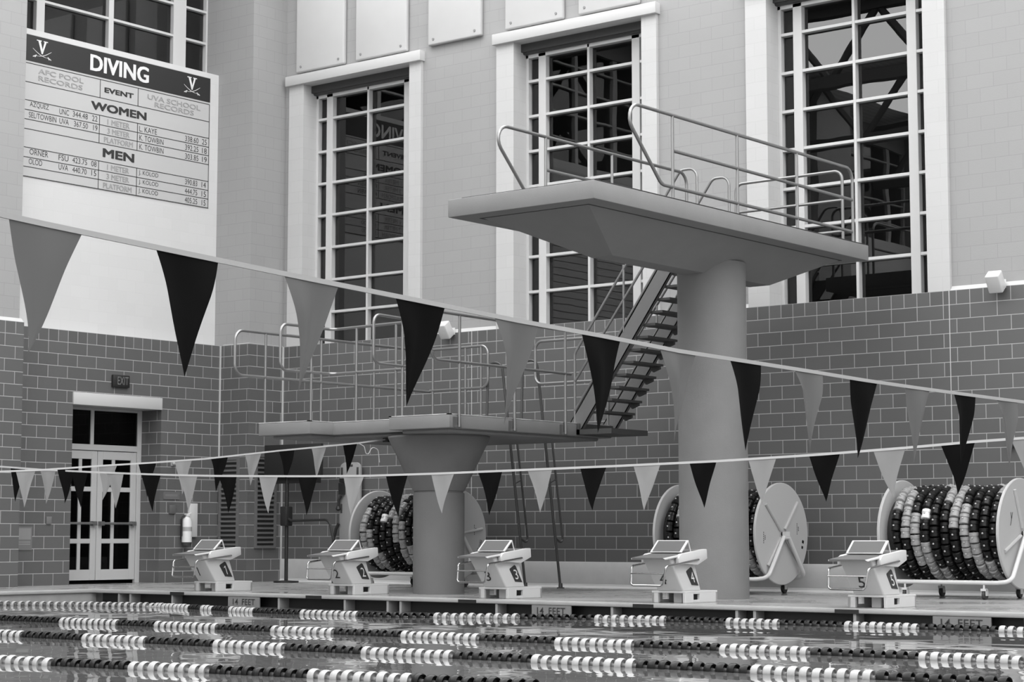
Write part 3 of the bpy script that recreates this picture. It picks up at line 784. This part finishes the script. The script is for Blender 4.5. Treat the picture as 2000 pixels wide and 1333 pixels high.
# ------------------------------------------------------------------ lane lines on the water
def pfloat(m):
    b = MB()
    b.lathe([(-0.008,0.040),(-0.026,0.0435),(-0.031,0.050),(-0.016,0.056),(0.016,0.056),(0.031,0.050),(0.026,0.0435),(0.008,0.040)], (0,0,0), 'x', 20, [0]*7)
    b.lathe([(-0.046,0.008),(-0.046,0.015),(-0.006,0.020),(-0.006,0.041),(0.006,0.041),(0.006,0.020),(0.046,0.015),(0.046,0.008)], (0,0,0), 'x', 14, [1]*7)
    o = b.build('float', [M[m], M['fl_web' if m == 'fl_dark' else 'fl_pale']], smooth=40, origin=(0,0,0)); me = o.data; bpy.data.objects.remove(o); return me
PF = {k: pfloat(k) for k in ('fl_dark', 'fl_white')}
def interp(pts, x):
    for (a, b), (c, d) in zip(pts[:-1], pts[1:]):
        if x <= c: return b+(d-b)*(x-a)/(c-a)
    return pts[-1][1]
def lane_line(pts, xa, xb, pattern, label, step=0.104):
    """pattern: list of (x where a colour run starts, colour)"""
    xm = (xa+xb)/2; R = empty('lane_line', (xm, interp(pts, xm), -0.182), label, 'lane line', 'lane lines floating on the pool')
    O = Vector(R['_o'])
    rope = [(x, interp(pts, x), -0.182) for x in [max(2.26, xa-1.5)+(xb+1.5-max(2.26, xa-1.5))*i/40 for i in range(41)]]
    MB().tube(rope, 0.008, 6).build('rope', M['rope'], R)
    n = int((xb-xa)/step); it = []
    for i in range(n):
        x = xa+i*step; c = 'fl_white'
        for s, col in pattern:
            if x >= s: c = col
        P = Vector((x, interp(pts, x), -0.182+0.004*math.sin(i*2.1)))
        it.append((-(P-CAM).length, P, c, i))
    it.sort(key=lambda t: -t[0])
    for t in it[:100]:
        o = bpy.data.objects.new('float', PF[t[2]]); COL.objects.link(o); o.parent = R
        rot = Matrix.Rotation(0.1*math.sin(t[3]*3.3), 4, 'Z') @ Matrix.Rotation(t[3]*0.7, 4, 'X')
        o.matrix_local = Matrix.Translation(t[1]-O) @ rot
    if it[100:]:
        b = MB()
        for t in it[100:]:
            me = PF[t[2]]; o0 = len(b.v)
            b.v += [tuple(v.co+t[1]) for v in me.vertices]; b.f += [tuple(i+o0 for i in p.vertices) for p in me.polygons]; b.m += [2 if p.material_index else (0 if t[2] == 'fl_dark' else 1) for p in me.polygons]
        o = b.build('floats', [M['fl_dark'], M['fl_white'], M['fl_web']], R, smooth=40); o['kind'] = 'stuff'
    return R
def alt(start, step, first, n=20):
    c = ['fl_dark', 'fl_white']; k = 0 if first == 'd' else 1
    return [(start+i*step, c[(k+i) % 2]) for i in range(n)]
def runs(first, bounds):
    c = ['fl_white', 'fl_dark'] if first == 'w' else ['fl_dark', 'fl_white']
    return [(0, c[0])]+[(b, c[(k+1) % 2]) for k, b in enumerate(bounds)]
lane_line([(2.2,-7.3),(3.4,-6.7),(4.7,-6.35),(5.5,-6.5),(7.5,-6.9),(9.5,-6.9),(11.1,-6.2),(12.6,-5.72),(15.4,-5.64),(20,-5.64)], 2.34, 18.2, runs('w', [5.61,5.87,6.2,6.55,7.23,8.09,9.05,10.11,11.09,12.01,12.85,13.66,14.43,15.22,16.05,16.95]), 'farthest lane line, right along the pool wall below the starting blocks', 0.1)
lane_line([(5,-10.40),(9,-10.33),(13,-10.30),(17,-10.30),(21,-10.33)], 6.2, 20.6, runs('w', [6.5,7.62,8.61,9.3,10.22,11.09,12.0,12.89,13.81,14.71,15.62,16.51,17.41,18.41,19.35]), 'second lane line from the pool wall, black and white floats', 0.1)
lane_line([(8,-12.66),(12,-12.61),(16,-12.57),(21,-12.52)], 9.0, 20.4, runs('w', [9.98,10.87,11.79,12.68,13.6,14.5,15.42,16.3,17.23,18.24,19.28]), 'third lane line from the pool wall, next to the nearest one', 0.1)
lane_line([(12,-15.36),(15,-15.01),(18,-14.65)], 12.2, 18.0, runs('w', [13.6,14.41,15.23,16.06,16.99]), 'nearest lane line, crossing the bottom left of the picture', 0.098)

# ------------------------------------------------------------------ flag lines
def pennant_mesh(name, m, w, L, tip, p, bow, ph, du, R):
    """hangs from the origin; u runs along the line, depth across it. du: unit vector along the line"""
    nt, nu = 16, 7; vs = []; fs = []
    dn = Vector((-du.y, du.x, 0))
    for i in range(nt+1):
        t = i/nt
        hw = w/2*((1-t)**p)*(1-0.0*t)
        cx = tip*(t**2.2)+0.012*math.sin(ph+5*t)*t
        for j in range(nu+1):
            u = -1+2*j/nu
            q = bow*math.sin(PI*0.9*u+ph)*min(1, t*3.5)*(1-t) + 0.03*t*math.sin(ph*2)
            vs.append(du*(cx+hw*u) + dn*q + Vector((0,0,-L*t - 0.012*(1-u*u)*(1-t)*0)))
    for i in range(nt):
        for j in range(nu):
            a = i*(nu+1)+j; fs.append((a, a+1, a+nu+2, a+nu+1))
    b = MB().add(vs, fs)
    return b
def flag_line(path, items, label, L=0.44, w=0.30, th=0.012, over=(0.5, 0.5), plain='flag_grey'):
    """path: list of points (rope); items: list of (index param s along path in metres, colour, tip, p, bow)"""
    P = [Vector(p) for p in path]
    acc = [0]
    for a, b in zip(P[:-1], P[1:]): acc.append(acc[-1]+(b-a).length)
    def at(s):
        for i in range(len(P)-1):
            if s <= acc[i+1] or i == len(P)-2:
                return P[i].lerp(P[i+1], (s-acc[i])/(acc[i+1]-acc[i]))
    R = empty('flag_line', tuple(at(acc[-1]/2)), label, 'flag line', 'backstroke flag lines over the pool')
    # flat webbing
    rb = MB(); vs = []; fs = []
    d0 = (P[-1]-P[0]); d0.z = 0; d0.normalize(); dn = Vector((-d0.y, d0.x, 0))
    for p in P:
        for (a, z) in ((-0.003, th), (0.003, th), (0.004, -th), (-0.004, -th)): vs.append(p+dn*a+Vector((0,0,z)))
    for i in range(len(P)-1):
        for k in range(4): fs.append((i*4+k, i*4+(k+1) % 4, (i+1)*4+(k+1) % 4, (i+1)*4+k))
    fs += [(0,1,2,3), tuple(len(vs)-4+k for k in (3,2,1,0))]
    rb.add(vs, fs).build('webbing', M['webbing_near' if plain == 'near' else 'rope'], R, smooth=0)
    for i, (s, c, tip, p, bow) in enumerate(items):
        c0 = at(s); dd = (at(s+0.1)-at(s-0.1)).normalized(); du = Vector((dd.x, dd.y, 0)).normalized()
        ww = w*random.uniform(0.96, 1.04); LL = L*random.uniform(0.97, 1.04)
        b = pennant_mesh('pennant', c, ww, LL, tip, p, bow, random.uniform(0, 6.28), du, R)
        # follow the slope of the line at the hem
        sl_ = dd.z/max(1e-6, math.hypot(dd.x, dd.y))
        b.v = [tuple(Vector(v)+c0+Vector((0,0,-th*0.6))+Vector((0,0,(Vector(v).dot(du))*sl_*(1+Vector(v).z/LL)))) for v in b.v]
        b.build('pennant', M[c], R, smooth=60)
    return R
# line across the lanes, close to the camera
X1 = 20.74
F1 = [(-20.874,1.803),(-20.264,1.776),(-19.648,1.750),(-19.034,1.727),(-18.42,1.702),(-17.815,1.686),(-17.201,1.664),(-16.602,1.657),(-15.988,1.649),(-15.40,1.639),(-14.77,1.634),(-14.165,1.632),(-13.583,1.631)]
pts = [(X1, -22.4, 1.885), (X1, -21.5, 1.838)]+[(X1, a, b) for a, b in F1]+[(X1, -12.9, 1.632), (X1, -11.6, 1.64)]
def arc_at(pts, axis, val):
    L = 0
    for a, b in zip(pts[:-1], pts[1:]):
        a, b = Vector(a), Vector(b)
        if min(a[axis], b[axis]) <= val <= max(a[axis], b[axis]):
            return L+(b-a).length*abs(val-a[axis])/max(1e-9, abs(b[axis]-a[axis]))
        L += (b-a).length
    return L
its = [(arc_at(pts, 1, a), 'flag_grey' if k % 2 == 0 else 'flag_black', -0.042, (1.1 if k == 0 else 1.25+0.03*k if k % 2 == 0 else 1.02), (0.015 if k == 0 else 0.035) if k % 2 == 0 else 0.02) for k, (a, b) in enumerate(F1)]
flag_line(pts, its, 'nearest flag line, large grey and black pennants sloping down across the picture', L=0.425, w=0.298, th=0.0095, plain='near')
# line above the starting blocks
Y2 = -9.85
Z2 = [(21.5,1.72),(20.3,1.64),(19.19,1.592),(18.743,1.575),(18.136,1.543),(17.3,1.507),(16.245,1.475),(15.1,1.456),(13.875,1.441),(12.95,1.430),(11.97,1.426),(11.07,1.438),(9.725,1.467),(9.05,1.489),(8.35,1.517),(7.53,1.555),(6.57,1.605),(5.76,1.660),(4.6,1.75)]
pts = [(x, Y2, z) for x, z in Z2]
C2 = [19.23,18.609,17.977,17.351,16.723,16.097,15.478,14.862,14.22,13.601,12.982,12.361,11.756,11.083,10.489,9.846,9.2,8.588,7.94,7.30,6.70,6.12]
its = [(arc_at(pts, 0, x), 'flag_pale' if k % 2 == 0 else 'flag_black', 0.01*math.sin(k*2.3), 1.02, 0.016) for k, x in enumerate(C2)]
flag_line(pts, its, 'flag line running in front of the starting blocks, small pale and black pennants', L=0.41, w=0.298, th=0.0105)
# line tied below the low platform
X3 = 7.03
P3 = [(-4.144,2.180),(-4.73,2.105),(-5.549,2.018),(-6.283,1.944),(-7.615,1.793),(-8.5,1.718),(-9.343,1.653),(-10.187,1.583),(-10.795,1.547),(-12.0,1.50),(-13.2,1.48)]
pts = [(X3, y, z) for y, z in P3]
C3 = [-4.897,-5.52,-6.14,-6.759,-7.36,-7.98,-8.573,-9.2,-9.83,-10.43,-11.05]
its = [(arc_at(pts, 1, y), 'flag_black' if k % 2 == 0 else 'flag_pale', 0.045*(1 if k % 3 else 0.6), 1.05, 0.016) for k, y in enumerate(C3)]
flag_line(pts, its, 'flag line tied below the low diving platform, rising to the right', L=0.43, w=0.29, th=0.0105)
tl = MB().tube(fillet([(7.03,-4.72,2.10),(7.06,-4.64,2.06),(7.07,-4.60,1.90),(7.10,-4.52,2.06),(7.14,-4.44,2.02),(7.15,-4.42,1.84)], 0.05), 0.006, 6).build('rope_tail', M['rope'], bpy.data.objects[[o.name for o in COL.objects if o.name.startswith('flag_line')][-1]])

# ------------------------------------------------------------------ record board
XB = -0.21
RB = MB().box(-0.219, XB, -5.205, -0.99, 6.70, 9.10).build('record_board', M['board'], origin=(XB, -3.1, 6.7), smooth=0)
tag(RB, 'diving record board with a black header, high on the left wall', 'board')
hd = MB().box(XB-0.002, XB+0.004, -5.205, -0.995, 8.645, 9.088).build('header', M['header'], RB, smooth=0)
HX = XB+0.0055
def bt(mb, s, ya, yb, z, h, bold=0.0, X=XB+0.002):
    put_text(mb, s, lambda u, v: (X, ya+u, z+v), yb-ya, h, bold, nrm=(1,0,0))
t = MB(); bt(t, 'DIVING', -3.752, -2.451, 8.727, 0.285, 0.04, HX); t.build('title_lettering', M['whiteink'], hd, smooth=0)
def emblem(yc):
    b = MB()
    def P(u, z): return (HX, yc+u, z)
    def poly(pts): 
        b.add([P(*q) for q in pts], [tuple(range(len(pts)))])
    # a bold serif V
    poly([(-0.085,9.018),(-0.035,9.018),(0.012,8.865),(0.0,8.805),(-0.012,8.805)])
    poly([(0.085,9.018),(0.045,9.018),(0.004,8.880),(0.0,8.805),(0.012,8.805)])
    poly([(-0.115,9.032),(-0.015,9.032),(-0.015,9.016),(-0.115,9.016)]); poly([(0.025,9.032),(0.115,9.032),(0.115,9.016),(0.025,9.016)])
    # crossed sabres below it
    for s in (-1, 1):
        for i in range(8):
            def q(k):
                t_ = k/8; return (s*(0.19-0.33*t_), 8.868-0.115*t_-0.035*math.sin(PI*t_))
            (u0, z0), (u1, z1) = q(i), q(i+1); w = 0.005+0.006*math.sin(PI*min(1, (i+1)/7))
            poly([(u0,z0),(u1,z1),(u1,z1+w),(u0,z0+w)])
        u, z = s*(0.19-0.33), 8.748
        poly([(u-0.035*s*0,z-0.022),(u+0.03*s,z+0.02),(u+0.02*s,z+0.03),(u-0.03*s,z-0.004)])
        poly([(u,z),(u-0.045*s,z-0.022),(u-0.05*s,z-0.008),(u-0.01*s,z+0.014)])
    return b
for yc in (-4.763, -1.437): emblem(yc).build('emblem', M['whiteink'], hd, smooth=0)
ln = MB(); LX0, LX1 = XB+0.001, XB+0.003; lw_ = 0.006
def hl(z, a=-5.2, b=-1.008): ln.box(LX0-0.002, LX1, a, b, z-lw_, z+lw_)
def vl(yv, a, b): ln.box(LX0-0.002, LX1, yv-lw_, yv+lw_, a, b)
for z in (8.607, 8.288, 7.983, 7.82, 7.662, 7.50, 7.19, 7.028, 6.868): hl(z)
hl(6.706); vl(-1.008, 6.70, 8.607); vl(-5.199, 6.7, 8.607)
for yv in (-3.522, -2.681): vl(yv, 8.288, 8.607); vl(yv, 7.50, 7.983); vl(yv, 6.706, 7.19)
ln.build('table_lines', M['ink'], RB, smooth=0)
GREY = [('AFC POOL',-4.829,-3.884,8.466,.085),('RECORDS',-4.825,-3.904,8.345,.085),('UVA SCHOOL',-2.468,-1.231,8.453,.09),('RECORDS',-2.305,-1.384,8.336,.09),
 ('1 METER',-3.352,-2.862,7.848,.096),('3 METER',-3.348,-2.858,7.69,.096),('PLATFORM',-3.419,-2.78,7.531,.096),('1 METER',-3.339,-2.854,7.06,.096),('3 METER',-3.346,-2.85,6.9,.096),('PLATFORM',-3.417,-2.788,6.736,.096)]
HEAVY = [('EVENT',-3.428,-2.785,8.40,.088),('WOMEN',-3.711,-2.484,8.062,.142),('MEN',-3.439,-2.743,7.272,.152)]
INK = [('AZQUEZ',-4.984,-4.595,7.872,.095),('UNC',-4.376,-4.176,7.859,.095),('344.48',-4.096,-3.776,7.862,.096),('22',-3.683,-3.567,7.859,.096),('SEL/TOWBIN',-5.0,-4.436,7.697,.093),('UVA',-4.371,-4.176,7.698,.094),('367.50',-4.066,-3.771,7.699,.095),('19',-3.656,-3.563,7.698,.095),
 ('L. KAYE',-2.64,-2.238,7.848,.098),('K. TOWBIN',-2.636,-2.082,7.69,.098),('K. TOWBIN',-2.632,-2.078,7.531,.098),('338.60',-1.578,-1.26,7.845,.1),('25',-1.173,-1.06,7.848,.1),('392.25',-1.575,-1.257,7.687,.1),('18',-1.169,-1.056,7.686,.1),('303.85',-1.571,-1.254,7.525,.1),('19',-1.166,-1.053,7.527,.1),
 ('ORNER',-4.968,-4.587,7.08,.097),('FSU',-4.372,-4.165,7.075,.097),('423.75',-4.082,-3.769,7.074,.095),('08',-3.68,-3.565,7.074,.095),('OLOD',-4.98,-4.706,6.918,.094),('UVA',-4.367,-4.168,6.916,.094),('440.70',-4.077,-3.776,6.911,.094),('15',-3.672,-3.568,6.914,.095),
 ('J. KOLOD',-2.633,-2.188,7.065,.097),('J. KOLOD',-2.629,-2.184,6.903,.097),('J. KOLOD',-2.633,-2.188,6.744,.097),('390.83',-1.561,-1.273,7.063,.1),('14',-1.169,-1.065,7.062,.1),('444.75',-1.566,-1.269,6.896,.1),('15',-1.166,-1.061,6.896,.1),('405.25',-1.562,-1.266,6.735,.1),('15',-1.162,-1.066,6.736,.1)]
for nm, lst, m_, bold in (('grey_lettering', GREY, 'greyink', 0.03), ('heading', HEAVY, 'ink', 0.075), ('lettering', INK, 'ink', 0.0)):
    for a in lst:
        t = MB(); bt(t, *a, bold); t.build(nm, M[m_], RB, smooth=0)

# a second board further along the left wall, seen only mirrored in the glass
R2 = MB().box(-0.219, XB, -12.0, -7.6, 5.2, 9.0).build('record_board', M['board'], origin=(XB, -9.8, 5.2), smooth=0)
tag(R2, 'long record board with ruled rows on the next bay, mirrored in the middle window', 'board')
b = MB()
for k in range(22): b.box(XB-0.002, XB+0.003, -12.0, -7.6, 5.3+0.16*k, 5.312+0.16*k)
b.build('table_lines', M['ink'], R2, smooth=0)

# ------------------------------------------------------------------ acoustic panels above the windows
for i, (a, b_, w_) in enumerate(((1.0, 2.2, 'leftmost of the white wall panels, next to the corner'), (2.48, 3.69, 'white wall panel above the right half of the left window'), (4.18, 5.36, 'white wall panel between the left and middle windows'), (5.88, 7.085, 'white wall panel above the left half of the middle window'), (7.40, 8.585, 'rightmost white wall panel, above the right half of the middle window'))):
    p = MB().box(a, b_, -0.03, 0.058, 9.19, 11.4).build('acoustic_panel', M['panel'], origin=((a+b_)/2, 0.05, 9.19), bevel=0.03, bseg=3)
    tag(p, w_, 'wall panel', 'white panels on the upper back wall')
    for xx in (a+0.13, b_-0.13):
        MB().lathe([(-0.04,0.022),(-0.03,0.026),(-0.02,0.026)], (xx, 0, 9.29), 'y', 10).build('bolt', M['bolt'], p)

# ------------------------------------------------------------------ things on the walls
def wall_lamp(x, z, label):
    R = empty('wall_speaker', (x, -0.0, z), label, 'speaker', 'white speakers on the back wall')
    b = MB().box(-0.10, 0.10, -0.085, 0.085, -0.135, 0.135)
    rot = Matrix.Translation((x-0.01, -0.17, z)) @ Matrix.Rotation(0.04, 4, 'Z') @ Matrix.Rotation(math.radians(36), 4, 'X')
    b.v = [tuple(rot @ Vector(v)) for v in b.v]
    b.build('cabinet', M['fibre'], R, bevel=0.018, bseg=3)
    MB().box(x-0.02, x+0.05, -0.14, 0.0, z-0.03, z+0.02).box(x-0.04, x+0.07, -0.012, 0.0, z-0.07, z+0.05).build('bracket', M['fibre'], R, bevel=0.004)
wall_lamp(14.56, 4.24, 'white tilted speaker on the brick top right of the right window')
wall_lamp(4.73, 4.23, 'white tilted speaker on the brick top right of the left window')
o = MB().box(14.63, 14.71, -0.10, 0.0, 1.99, 2.08).lathe([(-0.14,0.03),(-0.10,0.034)], (14.67, 0, 2.03), 'y', 12).build('sensor', M['black'], origin=(14.67, 0, 2.0)); tag(o, 'small dark sensor on the brick wall above the rightmost reel', 'sensor')

# exit sign
E = MB().box(0.0, 0.06, -3.325, -2.965, 3.315, 3.525).build('exit_sign', M['black'], origin=(0, -3.14, 3.3), bevel=0.012); tag(E, 'dark exit sign on the brick above the doorway', 'sign')
t = MB(); put_text(t, 'EXIT', lambda u, v: (0.0625, -3.235+u, 3.36+v), 0.235, 0.135); t.build('lettering', M['plate'], E, smooth=0)

# fire extinguisher and the white box beside it
FX = empty('fire_extinguisher', (0.11, -1.67, 0.64), 'white fire extinguisher hanging on the left brick wall beside the doorway', 'fire extinguisher')
MB().lathe([(0.69,0.07),(0.70,0.088),(1.06,0.088),(1.11,0.07),(1.135,0.03),(1.16,0.025)], (0.11,-1.67,0), 'z', 24).build('cylinder', M['ext_white'], FX)
MB().lathe([(0.89,0.0895),(0.965,0.0895)], (0.11,-1.67,0), 'z', 24).build('label_band', M['pale'], FX)
MB().lathe([(0.64,0.075),(0.69,0.088),(0.70,0.0895)], (0.11,-1.67,0), 'z', 24).build('foot_ring', M['rubber'], FX)
MB().box(0.07,0.15,-1.70,-1.64,1.15,1.19).prism([(-1.70,1.18),(-1.58,1.215),(-1.58,1.195),(-1.70,1.16)], 'x', 0.09, 0.13).build('valve', M['ext_white'], FX, bevel=0.004)
MB().tube(fillet([(0.11,-1.72,1.16),(0.11,-1.79,1.14),(0.11,-1.79,0.80)], 0.05), 0.012, 8).box(0.0,0.03,-1.72,-1.62,0.75,1.1).build('hose', M['black'], FX)
o = MB().box(0.0, 0.055, -1.56, -1.375, 0.79, 1.375).build('wall_cabinet', M['sign_pale'], origin=(0, -1.47, 0.79), bevel=0.006); tag(o, 'narrow pale box on the wall behind the fire extinguisher', 'cabinet'); o.data.materials[0] = mat('cabinet_paint', 0.58, 0.5)
# small plates on the brick
o = MB().box(0.0,0.012,-5.185,-4.895,0.58,0.955).build('wall_notice', M['sign_pale'], origin=(0,-5.04,0.58), smooth=0); tag(o, 'pale notice on the brick wall left of the doorway', 'sign'); o.data.materials[0] = M['plate']
b = MB()
for z in (0.70, 0.665): b.box(0.011,0.0135,-5.16,-4.93,z,z+0.018)
b.box(0.011,0.0135,-5.16,-4.92,0.75,0.93)
b.build('printed_panel', mat('notice_print', 0.25, 0.5), o, smooth=0)
o = MB().box(0.0,0.02,-4.62,-4.515,1.0,1.12).build('wall_plate', M['plate'], origin=(0,-4.57,1.0), bevel=0.004); tag(o, 'small square switch plate on the brick left of the door', 'wall plate')
o = MB().box(0.0,0.012,-2.13,-1.765,1.44,1.57).build('wall_notice', mat('notice_dim', 0.145, 0.5), origin=(0,-1.95,1.44), smooth=0); tag(o, 'wide low notice on the brick right of the doorway', 'sign')
MB().box(0.011,0.0135,-2.09,-1.81,1.49,1.53).build('printed_panel', mat('notice_dim2', 0.18, 0.5), o, smooth=0)
o = MB().box(0.0,0.03,-2.0,-1.86,1.19,1.34).build('alarm_point', mat('alarm_paint', 0.12, 0.4), origin=(0,-1.93,1.19), bevel=0.005); tag(o, 'small alarm call point on the brick below the wide notice', 'call point')
o = MB().box(0.0,0.03,-1.97,-1.90,2.02,2.10).lathe([(0.03,0.028),(0.06,0.03),(0.075,0.015)], (0,-1.935,2.06), 'x', 12).build('bell', M['pale'], origin=(0,-1.935,2.0)); tag(o, 'small round bell on the brick above the fire extinguisher', 'bell')

# louvred grilles round the corner pier
def grille(axis, a0, a1, z0, z1, label):
    c = ((a0+a1)/2, -0.84, z0) if axis == 'x' else (0.74, (a0+a1)/2, z0)
    R = empty('louvred_grille', c, label, 'grille', 'louvred grilles on the corner pier')
    def bx(b, u0, u1, d0, d1, p0, p1):
        if axis == 'x': b.box(u0, u1, -0.84-d1, -0.84-d0, p0, p1)
        else: b.box(0.74+d0, 0.74+d1, u0, u1, p0, p1)
    f = MB()
    bx(f, a0-0.05, a0, 0, 0.03, z0-0.05, z1+0.05); bx(f, a1, a1+0.05, 0, 0.03, z0-0.05, z1+0.05)
    bx(f, a0, a1, 0, 0.03, z0-0.05, z0); bx(f, a0, a1, 0, 0.03, z1, z1+0.05)
    f.build('grille_frame', M['louver'], R, smooth=0)
    k = MB(); bx(k, a0, a1, 0.0, 0.004, z0, z1); k.build('backing', M['black'], R, smooth=0)
    n = int(round((z1-z0)/0.083)); s_ = MB()
    for i in range(n):
        z = z0+(i+0.5)*(z1-z0)/n
        bx(s_, a0, a1, 0.004, 0.022, z-0.002, z+0.034)
    s_.build('slats', M['louver'], R, smooth=0)
grille('x', 0.085, 0.485, 0.60, 2.15, 'louvred grille on the left face of the corner pier')
grille('y', -0.62, -0.20, 0.64, 2.20, 'louvred grille on the right face of the corner pier, beside the display')

# display board on a pole stand
DS = empty('display', (1.50, -0.60, 0.0), 'wide black display on a pole against the corner, behind the pennants', 'display')
MB().box(0.965, 2.33, -0.66, -0.58, 1.815, 2.395).build('screen', M['black'], DS, bevel=0.008)
MB().box(1.05, 2.2, -0.58, -0.5, 1.72, 1.82).build('rear_tray', M['black'], DS)
MB().tube([(1.44,-0.56,0.03), (1.44,-0.56,1.9)], 0.032, 10).lathe([(0,0.22),(0.03,0.22),(0.04,0.05)], (1.44,-0.56,0), 'z', 20).build('pole', M['black'], DS)
MB().box(1.37,1.53,-0.66,-0.5,0.98,1.32).build('junction_box', M['black'], DS, bevel=0.02)
MB().tube(fillet([(1.50,-0.60,1.11),(1.6,-0.6,1.07),(2.50,-0.60,1.085),(2.60,-0.60,0.75),(2.60,-0.6,0.01)], 0.14), 0.022, 8).build('cable', M['black'], DS)

# rescue board on the wall
RS = empty('rescue_board', (2.53, -0.1, 0), 'tall grey rescue board with black straps leaning on the back wall', 'rescue board')
pr_ = [(2.30,0.0),(2.76,0.0),(2.775,1.2)]+[(2.66+0.115*math.cos(a*PI/12), 1.96+0.115*math.sin(a*PI/12)) for a in range(0,7)]+[(2.405+0.115*math.cos(a*PI/12), 1.96+0.115*math.sin(a*PI/12)) for a in range(6,13)]+[(2.285,1.2)]
MB().prism(pr_, 'y', -0.13, -0.08).build('board', mat('rescue_plastic', 0.30, 0.5), RS, bevel=0.01)
hh = MB()
for (xa, xb, za, zb) in ((2.32,2.37,1.86,1.99),(2.69,2.74,1.86,1.99),(2.46,2.60,2.0,2.04),(2.32,2.36,1.2,1.36),(2.70,2.74,1.2,1.36)): hh.box(xa, xb, -0.1335, -0.125, za, zb)
hh.build('hand_holes', M['rubber'], RS, bevel=0.003)
MB().box(2.31,2.76,-0.16,-0.13,1.73,1.80).box(2.32,2.43,-0.19,-0.13,1.52,1.72).tube(fillet([(2.36,-0.17,1.5),(2.32,-0.18,1.42),(2.31,-0.18,1.30)], 0.05), 0.022, 8).lathe([(1.24,0.02),(1.27,0.045),(1.32,0.03)], (2.31,-0.18,0), 'z', 12).build('head_strap', M['black'], RS)
MB().tube(fillet([(2.30,-0.16,1.02),(2.24,-0.16,0.92),(2.20,-0.16,0.78),(2.19,-0.15,0.3)], 0.06), 0.026, 8).tube([(2.33,-0.17,0.62),(2.29,-0.17,0.42)], 0.035, 8).build('body_strap', M['black'], RS)

# ------------------------------------------------------------------ camera, light
cd = bpy.data.cameras.new('camera'); cam = bpy.data.objects.new('camera', cd); COL.objects.link(cam)
cam.location = CAM
cam.rotation_euler = (math.radians(90+5.72614), 0.0, math.radians(38.58849))
cd.sensor_width = 36.0; cd.sensor_fit = 'HORIZONTAL'; cd.lens = 3814.124/2000*36.0
cd.clip_start = 0.1; cd.clip_end = 200
sc.camera = cam
w = bpy.data.worlds.new('world'); sc.world = w; w.use_nodes = True
bg = w.node_tree.nodes['Background']; bg.inputs[0].default_value = g(1.0); bg.inputs[1].default_value = 0.9
vs = sc.view_settings
sc.display_settings.display_device = 'sRGB'
vs.view_transform = 'Standard'; vs.look = 'None'; vs.gamma = 1.0; vs.use_curve_mapping = False
vs.exposure = 0.55
try:
    sc.cycles.use_denoising = True
    sc.cycles.max_bounces = 8; sc.cycles.diffuse_bounces = 4; sc.cycles.glossy_bounces = 4; sc.cycles.transparent_max_bounces = 8
    sc.cycles.caustics_reflective = False; sc.cycles.caustics_refractive = False
except Exception: pass
for o in bpy.data.objects:
    if '_o' in o: del o['_o']
